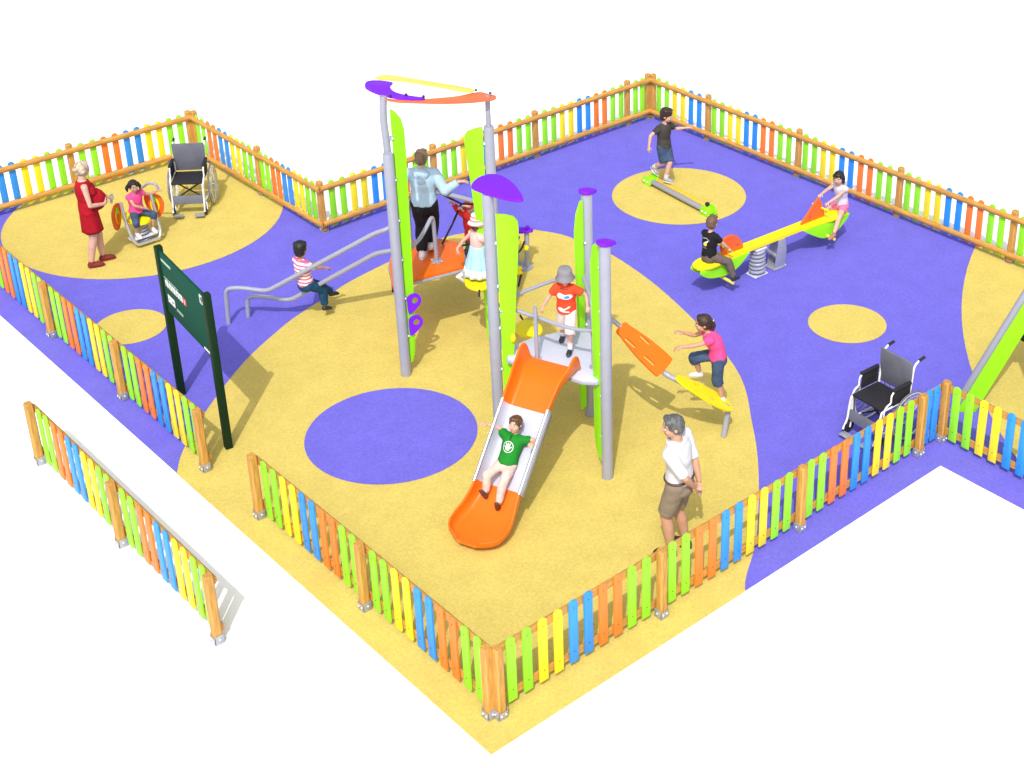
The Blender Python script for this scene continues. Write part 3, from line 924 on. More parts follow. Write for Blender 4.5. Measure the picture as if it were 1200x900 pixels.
# slide deck, slide, rails
DZ = 1.22
mb = MB()
tri = [(2.70, 3.16), (2.84, 3.34), (3.2, 3.33), (3.72, 3.14), (3.74, 2.96), (3.24, 2.17), (3.12, 2.14), (3.02, 2.25)]
mb.plate(tri, (0, 0, DZ - .02), (1, 0, 0), (0, 1, 0), .04, .01); deck = mb.build('deck', DECK, PS)
mb = MB(); rim = [V((x, y, DZ - .045)) for x, y in tri]; mb.tube(rim, .018, 8, closed=True); mb.build('deck_rim', GREY, deck)
SM = V((2.897, 2.667, 0)); sd = V((-.934, -.358, 0)).normalized(); sw = Z.cross(sd)   # sw: towards +side
def interp(tab, x):
    for (a, b), (c, d) in zip(tab, tab[1:]):
        if x <= c: return b + (d - b) * max(0, (x - a)) / (c - a)
    return tab[-1][1]
FL = [(-.10, 1.235), (.05, 1.225), (.2, 1.18), (.43, 1.01), (.74, .69), (1.05, .37), (1.2, .23), (1.35, .14), (1.5, .10), (1.68, .085), (1.80, .10)]
def sm(tab, x, h=.05): return (interp(tab, x - h) + 2 * interp(tab, x) + interp(tab, x + h)) / 4
def slide_part(name, s0, s1, wt, wall, m, ns=26, endround=False, th=.022):
    mb = MB(); nu = 29; rows = []
    for i in range(ns + 1):
        s = s0 + (s1 - s0) * i / ns
        z0 = sm(FL, s); W = sm(wt, s, .03); Hh = sm(wall, s, .02)
        dz = sm(FL, s + .01) - sm(FL, s - .01); tn = V((sd.x * .02, sd.y * .02, dz)).normalized(); up = tn.cross(sw); up = up if up.z > 0 else -up
        row = []
        for k in range(nu):
            u = -1 + 2 * k / (nu - 1); a = abs(u)
            fl = .58
            if a < fl: x = u / fl * (W - .06); h = 0
            else:
                q = (a - fl) / (1 - fl); x = math.copysign(W - .06 + .06 * math.sin(q * PI / 2), u); h = Hh * (1 - math.cos(q * PI / 2)) if q < 1 else Hh
                h = Hh * q ** 1.6
            row.append(mb.bm.verts.new(SM + sd * s + sw * x + Z * z0 + up * h))
        rows.append(row)
    for a, b in zip(rows, rows[1:]):
        for k in range(nu - 1): mb._f((a[k], a[k + 1], b[k + 1], b[k]))
    o = mb.build(name, m, PS, None, recalc=False)
    md = o.modifiers.new('sheet_thickness', 'SOLIDIFY'); md.thickness = th; md.offset = 0
    md = o.modifiers.new('soft', 'BEVEL'); md.width = .008; md.segments = 2; md.limit_method = 'ANGLE'
    return o
slide_part('slide_entry', -.10, .47, [(-.2, .31), (.0, .325), (.1, .32), (.25, .285), (.5, .27)], [(-.1, .02), (-.08, .16), (-.03, .24), (.03, .25), (.12, .19), (.3, .17), (.5, .15)], ORANGE, 34)
sc = slide_part('slide_chute', .45, 1.10, [(0, .268), (2, .268)], [(0, .145), (2, .145)], mat('slide_steel', (.52, .53, .65), rough=.3, var=.03, coat=.2), 14, th=.012)
for g in (-1, 1):
    mb = MB(); pts = []
    for i in range(9):
        s = .45 + .65 * i / 8; dz = sm(FL, s + .01) - sm(FL, s - .01); tn = V((sd.x * .02, sd.y * .02, dz)).normalized(); up = tn.cross(sw); up = up if up.z > 0 else -up
        pts.append(SM + sd * s + sw * g * .275 + Z * sm(FL, s) + up * .145)
    mb.tube(pts, .019, 10); mb.build('slide_rim', CHROME, sc)
    mb = MB()
    lo = [p - (V((0, 0, 1)) * .10 + sd * .06) + sw * g * .008 for p in pts]; hi = [p + sw * g * .012 for p in pts]
    a = [mb.bm.verts.new(p) for p in lo]; b = [mb.bm.verts.new(p) for p in hi]
    for k in range(len(a) - 1): mb._f((a[k], a[k + 1], b[k + 1], b[k]))
    o = mb.build('slide_side', GREY, sc); md = o.modifiers.new('t', 'SOLIDIFY'); md.thickness = .012
slide_part('slide_exit', 1.08, 1.80, [(1.0, .268), (1.15, .275), (1.3, .30), (1.48, .33), (1.6, .325), (1.68, .30), (1.75, .235), (1.80, .13), (1.85, .06)],
           [(1.0, .15), (1.2, .15), (1.4, .13), (1.6, .11), (1.72, .085), (1.85, .06)], ORANGE, 36)
# rail across the slide entrance and the uprights of the deck
mb = MB(); mb.tube(catmull([(2.70, 3.25, 1.76), (2.77, 3.26, 1.80), (2.86, 3.25, 1.74), (2.99, 3.0, 1.70), (3.06, 2.75, 1.69), (3.15, 2.5, 1.69), (3.22, 2.3, 1.73), (3.17, 2.13, 1.80), (3.15, 2.05, 1.82)], 5, False), .022, 10)
mb.build('hand_rail', GREY, PS)
mb = MB(); mb.tube([(2.93, 2.93, DZ), (2.95, 2.96, DZ + .64)], .024, 10); mb.cyl((2.93, 2.93, DZ), (2.93, 2.93, DZ + .012), .05); mb.build('rail_upright', GREY, PS)
mb = MB(); mb.tube(smooth_path([(3.27, 2.37, DZ), (3.30, 2.41, DZ + .70), (3.36, 2.50, DZ + .76), (3.62, 2.92, DZ + .76)], .08), .026, 10); mb.cyl((3.27, 2.37, DZ), (3.27, 2.37, DZ + .012), .05); mb.build('rail_upright', GREY, PS)
mb = MB(); mb.tube(smooth_path([(3.78, 3.09, DZ + .68), (3.4, 3.2, DZ + .70), (3.0, 3.28, DZ + .66), (2.72, 3.3, DZ + .6)], .1), .022, 10); mb.build('hand_rail', GREY, PS)
mb = MB(); mb.ell(F2 + V((.13, -.16, 1.45)), (.03, .03, .055)); mb.build('knob', YELLOW, PS)
# tilting orange platform between the two canopy posts
pz = 1.05
mb = MB(); plat = [(2.86, 5.62), (3.12, 5.66), (3.84, 5.50), (4.02, 5.72), (4.22, 6.06), (4.1, 6.35), (3.74, 6.58), (3.5, 6.55), (3.2, 6.2)]
mb.plate(plat, (0, 0, pz - .015), (1, 0, 0), (0, 1, 0), .03, .006); po = mb.build('platform', ORANGE, PS)
mb = MB(); mb.tube([V((x, y, pz - .05)) for x, y in plat], .02, 8, closed=True); mb.build('platform_rim', GREY, po)
mb = MB()
for a in ((P1 + V((.05, .02, pz - .05)), V((3.0, 5.66, pz - .05))), (B2 + V((0, .05, pz - .05)), V((3.95, 5.66, pz - .05)))): mb.cyl(*a, .025)
mb.build('platform_bracket', GREYD, po)
for g in (0,):
    mb = MB(); mb.tube(catmull([(2.84, 5.40, 1.62), (2.98, 5.55, 1.55), (3.14, 5.62, 1.50), (3.34, 5.70, 1.53), (3.50, 5.76, 1.62), (3.60, 5.80, 1.69), (3.645, 5.82, 1.66), (3.66, 5.83, 1.5), (3.68, 5.85, pz + .01)], 5, False), .026, 10)
    for k in range(4): mb.ell((3.68 + .07 * math.cos(k * PI / 2 + .5), 5.85 + .07 * math.sin(k * PI / 2 + .5), pz + .012), (.022, .022, .014), n=8, m=6)
    mb.cyl((3.68, 5.85, pz), (3.68, 5.85, pz + .014), .06); mb.build('hand_rail', GREY, PS)
mb = MB(); mb.tube(smooth_path([(4.0, 5.09, 1.95), (4.02, 5.4, 1.93), (3.9, 5.95, 1.9), (3.8, 6.3, 1.84), (3.74, 6.5, 1.6), (3.74, 6.5, pz)], .12), .03, 10); mb.build('hand_rail', GREY, PS)
# the two sloping slide-down bars
mb = MB(); mb.tube(smooth_path([(1.784, 7.939, .01), (1.800, 7.92, .53), (1.93, 7.77, .555), (2.165, 7.51, .52), (3.16, 6.39, 1.43), (3.28, 6.25, 1.5), (3.5, 6.42, 1.52), (3.52, 6.45, pz)], .09), .03, 12); mb.build('sloping_bar', GREY, PS)
mb = MB(); mb.tube(smooth_path([(2.064, 7.925, .01), (2.075, 7.91, .31), (2.2, 7.77, .325), (2.46, 7.48, .29), (3.254, 6.585, 1.036), (3.40, 6.42, 1.09), (3.48, 6.36, 1.09)], .08), .03, 12); mb.build('sloping_bar', GREY, PS)
# yellow stepping links between the platform and the deck
for c, a, s in (((3.80, 5.12, 1.02), .9, 1.0), ((3.62, 4.45, 1.05), 1.1, .9), ((3.40, 3.66, 1.10), 1.2, .8)):
    mb = MB(); x = V((math.cos(a), math.sin(a), 0)); y = Z.cross(x)
    mb.plate(catmull([(-.26 * s, 0), (-.12 * s, -.17 * s), (.14 * s, -.16 * s), (.27 * s, 0), (.14 * s, .16 * s), (-.12 * s, .17 * s)], 5), c, x, y, .035, .008); st = mb.build('stepping_link', YELLOW, PS)
    mb = MB()
    for g in (-1, 1): mb.tube([V(c) + x * .2 * g * s, V(c) + x * .42 * g * s + Z * .01], .012, 8)
    mb.build('link_rope', ROPE, st)
# rope net climber: low stand and black ropes up to the platform
mb = MB(); st0 = V((5.58, 6.56, 0))
for dx, dy in ((-.05, .05), (.05, -.05)):
    q = st0 + V((dx, dy, 0)); mb.tube([q + Z * .01, q + V((.03, .02, .56))], .035, 12)
mb.cyl(st0 + Z * .01, st0 + Z * .03, .15, n=20); ns_ = mb.build('net_stand', GREY, PS)
mb = MB()
mb.plate(catmull([(-.14, -.05), (0, -.08), (.15, -.04), (.14, .05), (0, .07), (-.15, .05)], 4), st0 + V((.03, .02, .575)), V((.73, -.68, 0)), V((.68, .73, 0)), .03, .006)
mb.ell(st0 + V((-.03, .08, .61)), (.03, .03, .04)); mb.ell(st0 + V((.09, -.04, .61)), (.03, .03, .04)); mb.build('stand_cap', PURPLE, ns_)
mb = MB()
for q in ((5.42, 6.42, .50), (5.5, 6.36, .42), (5.40, 6.40, .12), (5.35, 6.33, .10)): mb.ell(q, (.05, .05, .04), n=10, m=8)
mb.build('rope_clamp', YELLOW, PS)
nets = [[(5.52, 6.52, .52), (5.2, 6.3, .58), (4.6, 6.0, .95), (4.2, 6.0, 1.04)], [(5.56, 6.46, .46), (5.25, 6.2, .50), (4.7, 5.75, .85), (4.15, 5.9, 1.03)],
        [(5.45, 6.42, .12), (5.2, 6.28, .10), (4.8, 5.9, .2), (4.3, 5.5, .6), (4.05, 5.2, .95)], [(5.2, 6.3, .58), (5.2, 6.28, .10)], [(5.42, 6.36, .10), (5.15, 6.1, .06)]]
for q in nets:
    mb = MB(); mb.tube(catmull(q, 5, False), .014, 8); mb.build('net_rope', ROPE, PS)
for q in ([(3.80, 6.3, 1.86), (4.12, 6.3, 1.70), (4.30, 6.12, 1.56)], [(4.30, 6.12, 1.56), (4.16, 6.15, 1.3), (4.02, 6.2, 1.05)], [(4.30, 6.12, 1.56), (4.33, 5.9, 1.62), (4.36, 5.75, 1.66)], [(4.36, 5.75, 1.66), (4.2, 5.3, 1.75), (4.05, 5.1, 1.95)]):
    mb = MB(); mb.tube(q, .014, 8); mb.build('net_rope', ROPE, PS)
# stepping boards that climb to the deck from the right
def board(pts3, name, m, slots, th=.025):
    """outline in a frame spanned by the long axis"""
    O, X, Y, out = pts3
    mb = MB(); mb.plate(out, O, X, Y, th, holes=slots); return mb.build(name, m, PS)
OB0, OB1 = V((3.90, 2.60, 1.36)), V((4.09, 2.15, 1.0))
ax = (OB1 - OB0).normalized(); ay = V((.28, .05, .06)); ay = (ay - ax * ay.dot(ax)).normalized()
Lb = (OB1 - OB0).length
def slot(x, y, l=.085, w=.036): return [(x - l / 2, y - w / 2), (x + l / 2, y - w / 2), (x + l / 2, y + w / 2), (x - l / 2, y + w / 2)]
out = catmull([(-.035, -.075), (-.035, .075), (.06, .10), (Lb * .5, .145), (Lb - .02, .16), (Lb + .045, .12), (Lb + .045, -.12), (Lb - .02, -.16), (Lb * .5, -.145), (.06, -.10)], 5)
board((OB0, ax, ay, out), 'climbing_board', ORANGE, [slot(.17, -.075, .14), slot(.27, .09, .13), slot(.46, -.075, .14)])
mb = MB(); mb.tube(smooth_path([P4 + V((.03, -.05, 1.42)), (3.885, 2.75, 1.42), (3.90, 2.62, 1.37)], .05), .026, 10); mb.box(P4 + V((.03, -.05, 1.42)), (.09, .09, .1), bev=.01); mb.build('board_bracket', GREYD, PS)
YB0, YB1 = V((4.14, 1.93, .90)), V((4.73, 1.72, .39))
ax = (YB1 - YB0).normalized(); nn_ = V((.46, -.52, .76)); ay = nn_.cross(ax); ay = ay if ay.y > 0 else -ay; ay.normalize(); Lb = (YB1 - YB0).length
out = catmull([(-.01, -.05), (-.01, .05), (Lb * .4, .115), (Lb * .8, .125), (Lb + .03, .07), (Lb + .03, -.07), (Lb * .8, -.125), (Lb * .4, -.115)], 5)
board((YB0, ax, ay, out), 'climbing_board', YELLOW, [slot(.3, .055, .1), slot(.52, -.05, .1)])
mb = MB(); mb.tube(smooth_path([(4.06, 2.20, 1.0), (4.10, 2.10, .90), (4.16, 1.94, .86), (4.35, 1.86, .69)], .06), .032, 10); mb.build('board_link', GREY, PS)
mb = MB(); mb.tube(smooth_path([(4.50, 1.80, .55), (4.735, 1.72, .365), (4.72, 1.72, .30), (4.655, 1.71, .01)], .04), .034, 10); mb.build('board_leg', GREY, PS)

# ------------------------------------------------------------------ seesaw
SS = thing('seesaw', (7.95, 4.2, 0), 'level yellow seesaw with green side panels and orange shields on a spring', 'seesaw')
bx = V((1, -.06, 0)).normalized(); by = Z.cross(bx); sc0 = V((7.95, 4.2, 0))
def sp(s, y, z): return sc0 + bx * s + by * y + Z * z
mb = MB()
outl = [(-1.24, -.03), (-1.2, -.1), (-.95, -.15), (-.7, -.10), (-.35, -.085), (.2, -.085), (.75, -.085), (1.05, -.10), (1.3, -.15), (1.55, -.10), (1.63, -.03)]
outl = outl + [(x, -y) for x, y in outl[::-1]]
mb.plate(catmull(outl, 3), sp(0, 0, .485), bx, by, .05, .012); mb.build('beam', YELLOW, SS)
for e, (a, b) in enumerate(((-1.22, -.35), (.68, 1.60))):
    for g in (-1, 1):
        mb = MB(); L = b - a
        if e == 0: prof = [(0, 0), (.0, -.06), (.15, -.15), (.33, -.19), (.52, -.20), (.7, -.13), (L, -.0)]
        else: prof = [(0, 0), (.15, -.10), (.36, -.22), (.52, -.25), (.70, -.20), (.86, -.08), (L, -.02), (L, 0)]
        pts = catmull(prof, 4, False)
        mb.plate(pts, sp(a, g * .095, .462), bx, Z, .03, .006); mb.build('side_panel', GREEN, SS)
    c = -.60 if e == 0 else .94
    mb = MB()
    if e == 0: prof = [(-.15, 0), (-.19, .12), (-.15, .22), (-.05, .265), (.09, .22), (.19, .09), (.21, 0)]
    else: prof = [(-.22, 0), (-.10, .12), (.05, .27), (.11, .31), (.16, .24), (.22, .08), (.23, 0)]
    hole = circle2(.10, .07, .025, .03, 12) if e == 0 else circle2(-.06, .055, .025, .03, 12)
    mb.plate(catmull(prof, 4, False), sp(c, 0, .51), bx, Z, .035, holes=[hole]); mb.build('shield', ORANGER, SS)
    mb = MB(); hs = sp(c + (-.17 if e == 0 else .17), 0, .66); mb.cyl(hs - by * .16, hs + by * .16, .016); mb.build('handle', YELLOW, SS)
    mb = MB(); hs = sp(-.78 if e == 0 else 1.16, 0, .20 if e == 0 else .24); mb.cyl(hs - by * .26, hs + by * .26, .022); mb.build('foot_rest', YPALE, SS)
mb = MB(); c = V((7.84, 4.19, 0)); N = 130
mb.tube([c + V((.092 * math.cos(k * .3) * (1.1 - .2 * k / N), .092 * math.sin(k * .3) * (1.1 - .2 * k / N), .05 + .36 * k / N)) for k in range(N)], .024, 8)
mb.build('spring', GREY, SS)
mb = MB(); mb.box(c + Z * .425, (.2, .17, .03), bx, by, Z, .006); mb.build('spring_head', DECK, SS)
mb = MB(); mb.box(c + Z * .025, (.25, .19, .02), bx, by, Z, .004)
for i in (-1, 1):
    for j in (-1, 1): mb.ell(c + bx * i * .1 + by * j * .075 + Z * .04, (.016, .016, .014), n=8, m=6)
mb.build('spring_plate', DECK, SS)
mb = MB(); c = V((8.2, 4.17, 0))
mb.box(c + Z * .025, (.25, .20, .02), bx, by, Z, .004)
for g in (-1, 1):
    mb.plate([(-.10, .03), (.11, .03), (.12, .30), (.08, .46), (-.04, .46), (-.06, .30)], c + by * g * .075, bx, Z, .012, .002)
mb.tube([c - bx * .05 + Z * .22 - by * .07, c - bx * .05 + Z * .22 + by * .07], .03, 12)
mb.tube(smooth_path([c - bx * .05 + Z * .22, c - bx * .2 + Z * .34, c - bx * .26 + Z * .44], .05), .03, 10)
for i in (-1, 1):
    for j in (-1, 1): mb.ell(c + bx * i * .105 + by * j * .085 + Z * .04, (.016, .016, .014), n=8, m=6)
mb.build('hinge_bracket', GREYD, SS)

# ------------------------------------------------------------------ low balance beam
BB = thing('balance_beam', (8.76, 6.7, 0), 'low wobbling balance beam with green ends on the large yellow circle', 'balance beam')
e0, e1 = V((8.82, 7.40, 0)), V((8.70, 6.0, 0)); ux2 = (e1 - e0).normalized(); uy2 = Z.cross(ux2); Lb = (e1 - e0).length; m0 = (e0 + e1) / 2
far = uy2 if uy2.dot(V((.68, .73, 0))) > 0 else -uy2
mb = MB(); mb.box(m0 + Z * .08 - far * .03, (Lb - .16, .09, .04), ux2, uy2, Z, .003); mb.build('beam', mat('grey_tread', (.30, .30, .33), rough=.7, var=.1, vscale=40), BB)
mb = MB(); mb.box(m0 + Z * .09 + far * .065, (Lb - .16, .085, .03), ux2, uy2, Z, .006); mb.build('tread', mat('tread_yellow', (.70, .46, .03), rough=.6, var=.06), BB)
for q, g in ((e0, -1), (e1, 1)):
    mb = MB(); x = ux2 * g
    prof = catmull([(-.09, .02), (-.09, .12), (-.02, .15), (.07, .13), (.10, .07), (.09, .02)], 4)
    for s in (-1, 1): mb.plate(prof, q + uy2 * s * .075, x, Z, .025, .005)
    mb.box(q + Z * .08, (.14, .13, .10), x, uy2, Z, .02); en = mb.build('end_block', GREEN, BB)
    mb = MB()
    for s in (-1, 1):
        for dx in (-.04, .04): mb.ell(q + uy2 * s * .09 + x * dx + Z * .075, (.018, .018, .018), n=10, m=6)
    mb.build('bolt_cap', BOLT, en)
mb = MB(); mb.box(e1 - ux2 * .03 + Z * .17, (.05, .06, .05), ux2, uy2, Z, .01); mb.build('buffer', BLACK, BB)

# ------------------------------------------------------------------ spring rocker
RK = thing('spring_rocker', (2.10, 10.95, 0), 'small spring rocker with orange side panels and a bent tube foot frame', 'spring rocker')
rf = V((.02, -1, 0)).normalized(); rr_ = V((-1, -.02, 0)).normalized()  # facing, its right hand (image left)
R0 = V((2.08, 11.02, 0))
def rp(r, f, z): return R0 + rr_ * r + rf * f + Z * z
mb = MB(); N = 110
mb.tube([rp(.085 * math.cos(k * .3), .1 + .085 * math.sin(k * .3), .05 + .28 * k / N) for k in range(N)], .018, 8); mb.build('spring', GREY, RK)
mb = MB(); mb.box(rp(0, .1, .025), (.26, .26, .02), rr_, rf, Z, .005); mb.cyl(rp(0, .1, .03), rp(0, .1, .06), .11, .09); mb.build('base_plate', GREYD, RK)
mb = MB(); mb.plate(catmull([(-.16, -.2), (0, -.22), (.16, -.2), (.14, .12), (.06, .26), (-.06, .26), (-.14, .12)], 4), rp(0, 0, .36), rr_, rf, .04, .01); mb.build('seat', YELLOW, RK)
mb = MB()
loop = smooth_path([rp(.23, .08, .70), rp(.23, .14, .42), rp(.22, .24, .16), rp(.17, .28, .07), rp(-.17, .28, .07), rp(-.22, .24, .16), rp(-.23, .14, .42), rp(-.23, .08, .70)], .1)
mb.tube(loop, .022, 10); mb.build('tube_frame', CHROME, RK)
mb = MB(); mb.tube([rp(.2, .2, .12), rp(-.2, .2, .12)], .016, 8); mb.box(rp(.14, .15, .13), (.16, .16, .015), rr_, rf, Z, .004); mb.box(rp(-.14, .15, .13), (.16, .16, .015), rr_, rf, (Z), .004); mb.build('foot_plate', DECK, RK)
for g in (-1, 1):
    mb = MB(); o2 = catmull([(-.14, .16), (-.08, .19), (.0, .19), (.08, .15), (.12, .05), (.11, -.08), (.06, -.17), (.0, -.18), (-.08, -.10), (-.13, .03)], 4)
    x = (rf * .62 + rr_ * g * .78).normalized(); mb.plate(o2, rp(g * .30, .02, .46), x, Z, .03, .006); so = mb.build('side_panel', ORANGER, RK)
    for mt, pr, d in ((YELLOW, circle2(0, .02, .065, .12, 20), .021), (ORANGER, circle2(0, .0, .042, .085, 18), .025), (GREEN, catmull([(-.035, .12), (-.015, .07), (.015, .07), (.035, .12), (.01, .16), (-.015, .155)], 3), .027)):
        mb = MB(); nn = x.cross(Z).normalized(); 
        for s in (-1, 1): mb.plate(pr, rp(g * .30, .02, .46) + nn * s * d, x, Z, .006)
        mb.build('panel_motif', mt, so)
mb = MB(); mb.tube(smooth_path([rp(.24, -.24, .66), rp(.28, -.05, .80), rp(.34, .08, .80), rp(.38, .10, .74)], .08), .02, 10); mb.build('arm_rail', GREY, RK); mb = MB()
mb.tube(smooth_path([rp(-.24, -.24, .66), rp(-.28, -.05, .80), rp(-.34, .06, .80), rp(-.36, .08, .70)], .08), .02, 10); mb.build('arm_rail', GREY, RK)

# ------------------------------------------------------------------ wheelchairs
def wheelchair(label, loc, ang):
    W = thing('wheelchair', loc, label, 'wheelchair', 'empty folding wheelchairs')
    T = lambda *p: V(p)          # local frame: x forward, y left, z up
    w = .23
    fr = MB()
    for g in (-1, 1):
        y = g * w
        fr.tube(smooth_path([T(-.33, y, .945), T(-.25, y, .90), T(-.21, y, .50), T(-.20, y, .14)], .06), .013, 8)
        fr.tube(smooth_path([T(-.20, y, .49), T(.20, y, .49), T(.25, y, .48), T(.27, y, .40), T(.30, y, .18), T(.36, y, .08)], .05), .013, 8)
        fr.tube(smooth_path([T(-.20, y, .18), T(.24, y, .18), T(.26, y, .45)], .05), .012, 8)
        fr.tube(smooth_path([T(-.22, y * 1.06, .70), T(.08, y * 1.06, .70), T(.12, y * 1.06, .66), T(.12, y * 1.06, .56), T(.18, y * 1.06, .55), T(.22, y * 1.04, .50), T(.22, y, .20)], .05), .011, 8)
    for z in (.18, .49): pass
    fr.build('frame', WHITEP, W)
    xb = MB(); xb.cyl(T(.05, -w, .17), T(.05, w, .47), .011); xb.cyl(T(.07, w, .17), T(.07, -w, .47), .011); xb.build('cross_brace', BLACK, W)
    s = MB(); s.box(T(.03, 0, .50), (.44, .45, .035), bev=.012); s.build('seat', BLACKF, W)
    b = MB(); b.box(T(-.225, 0, .735), (.03, .47, .45), V((.995, 0, -.08)).normalized(), V((0, 1, 0)), V((.08, 0, .995)).normalized(), .010); b.build('backrest', GREYF, W)
    c = MB(); c.box(T(.27, 0, .25), (.02, .47, .13), V((.97, 0, .2)).normalized(), V((0, 1, 0)), V((-.2, 0, .97)).normalized(), .006); c.build('calf_strap', GREYF, W)
    for g in (-1, 1):
        y = g * w
        a = MB(); a.box(T(-.05, y * 1.06, .715), (.30, .05, .035), bev=.014); a.build('armrest', BLACKF, W)
        a = MB(); a.box(T(-.06, y * 1.05, .60), (.28, .012, .18), bev=.004); a.build('side_guard', BLACKF, W)
        a = MB(); a.tube([T(-.32, y, .94), T(-.42, y, .955)], .018, 10); a.build('push_handle', BLACK, W)
        a = MB(); a.box(T(.39, y * .66, .05), (.10, .14, .010), bev=.004); a.build('footplate', GREYD, W)
        wh = MB(); cy = g * .29; R = .30; cc = T(-.17, cy, R)
        wh.tube([cc + V((R * .965 * math.cos(k * PI / 24), 0, R * .965 * math.sin(k * PI / 24))) for k in range(48)], .012, 8, closed=True); wh = wh.build('wheel', WHITEP, W)
        q = MB(); q.tube([cc + V((R * math.cos(k * PI / 24), 0, R * math.sin(k * PI / 24))) for k in range(48)], .012, 8, closed=True); q.build('tyre', mat('grey_tyre', (.16, .16, .17), rough=.7), wh)
        q = MB(); q.tube([cc + V((.26 * math.cos(k * PI / 24), g * .03, .26 * math.sin(k * PI / 24))) for k in range(48)], .008, 8, closed=True); q.build('push_rim', CHROME, wh)
        q = MB()
        for k in range(18):
            a = k * PI / 9; q.tube([cc + V((0, g * (.015 if k % 2 else -.015), 0)), cc + V((R * .95 * math.cos(a), 0, R * .95 * math.sin(a)))], .0035, 5)
        q.cyl(cc - V((0, .03, 0)), cc + V((0, .03, 0)), .028); q.build('spokes', CHROME, wh)
        k = MB(); cc = T(.27, y, .085); k.tube([cc + V((.07 * math.cos(a * PI / 12), 0, .07 * math.sin(a * PI / 12))) for a in range(24)], .017, 8, closed=True); k.cyl(cc - V((0, .015, 0)), cc + V((0, .015, 0)), .055); k = k.build('caster', BLACK, W)
        f = MB(); f.tube([cc + V((0, .025, 0)), cc + V((-.02, .025, .10)), cc + V((-.03, 0, .11))], .010, 6); f.build('caster_fork', WHITEP, k)
    W.rotation_euler = (0, 0, ang)
    for ch in W.children_recursive: pass
    return W
def place(W, loc):
    # parts were built around the origin; the thing carries the position
    W.location = loc; return W
wc = wheelchair('empty wheelchair on the upper left yellow area, facing the camera', (0, 0, 0), 0)
place(wc, (3.17, 11.47, .012)); wc.rotation_euler = (0, 0, math.atan2(-.80, -.60))
def copy_tree(o, par=None):
    c = o.copy(); COL.objects.link(c); c.parent = par
    for ch in list(o.children): copy_tree(ch, c)
    return c
wc2 = copy_tree(wc)
wc2['label'] = 'empty wheelchair on purple ground by the right fence corner, seen from its front side'
wc2.location = (6.03, .55, .012); wc2.rotation_euler = (0, 0, math.atan2(.05, -.99))

# ------------------------------------------------------------------ swing at the right edge
SW = thing('swing', (7.3, .0, 0), 'grey and green swing frame leaning in at the right edge of the picture', 'swing')
ap = V((7.62, -.50, 2.35)); f1 = V((7.02, .24, .012)); f2_ = V((7.02, -1.24, .012))
ap2 = V((9.82, -.72, 2.35)); g1 = V((10.42, .02, .012)); g2_ = V((10.38, -1.46, .012))
def swleg(f, a, gp):
    mb = MB(); mb.tube([f, a], .043, 16); lg = mb.build('leg', GREY, SW)
    d = (a - f).normalized(); s = V((.73, -.68, 0)); s = (s - d * s.dot(d)).normalized()
    L = (a - f).length
    mb = MB()
    mb.plate([(.038, .06), (.03, .0), (.10, -.03), (.26, .10), (.25, .25), (.235, L - .4), (.14, L - .1), (.038, L - .1)], f, s, d, .03, .006)
    mb.build('green_panel', GREEN, lg)
swleg(f1, ap, 1); swleg(f2_, ap, 1)
swleg(g1, ap2, 1); swleg(g2_, ap2, 1)
mb = MB(); mb.tube([ap - (ap2 - ap).normalized() * .08, ap2 + (ap2 - ap).normalized() * .08], .055, 16); mb.build('top_beam', GREY, SW)
mid_ = (ap + ap2) / 2; sx_ = (ap2 - ap).normalized()
seat_c = mid_ + V((-.30, .76, 0)); seat_c.z = .58
for g in (-1, 1):
    mb = MB(); mb.tube([mid_ + sx_ * (.24 * g - .3), seat_c + sx_ * .22 * g], .009, 6); mb.build('chain', GREYD, SW)
mb = MB(); mb.box(seat_c, (.50, .20, .06), sx_, Z.cross(sx_), Z, .02); mb.build('swing_seat', BLACK, SW)
# ------------------------------------------------------------------ the people
def xy(v, s=1): return V((v[0] * s, v[1] * s, 0))
TEE_W = cloth('white_cotton', (.62, .62, .66), .05, .8)
KHAKI = cloth('khaki_cotton', (.25, .20, .15), .08)
DENIM = cloth('blue_denim', (.05, .085, .16), .3)
DENIMD = cloth('dark_blue_denim', (.012, .065, .15), .35)
BLK = cloth('black_cotton', (.012, .013, .017), .25)
CHARC = cloth('charcoal_cotton', (.055, .05, .046), .2)
GREYB = cloth('grey_brown_cotton', (.13, .10, .09), .12)
PINK = cloth('pink_cotton', (.82, .08, .28), .08)
REDW = cloth('red_wool', (.36, .006, .014), .15)
LBLUE = cloth('pale_blue_nylon', (.40, .56, .72), .06, .4)
SHOE_W = mat('white_shoe_leather', (.75, .72, .74), rough=.6)
SHOE_B = mat('black_shoe_leather', (.02, .02, .024), rough=.45)
SHOE_R = mat('dark_red_shoe_suede', (.19, .012, .02), rough=.7)
SHOE_BR = mat('brown_shoe_leather', (.10, .045, .03), rough=.6)
SHOE_G = mat('grey_shoe_mesh', (.3, .3, .33), rough=.6)
SOLE = mat('pale_shoe_sole', (.7, .7, .7), rough=.7)

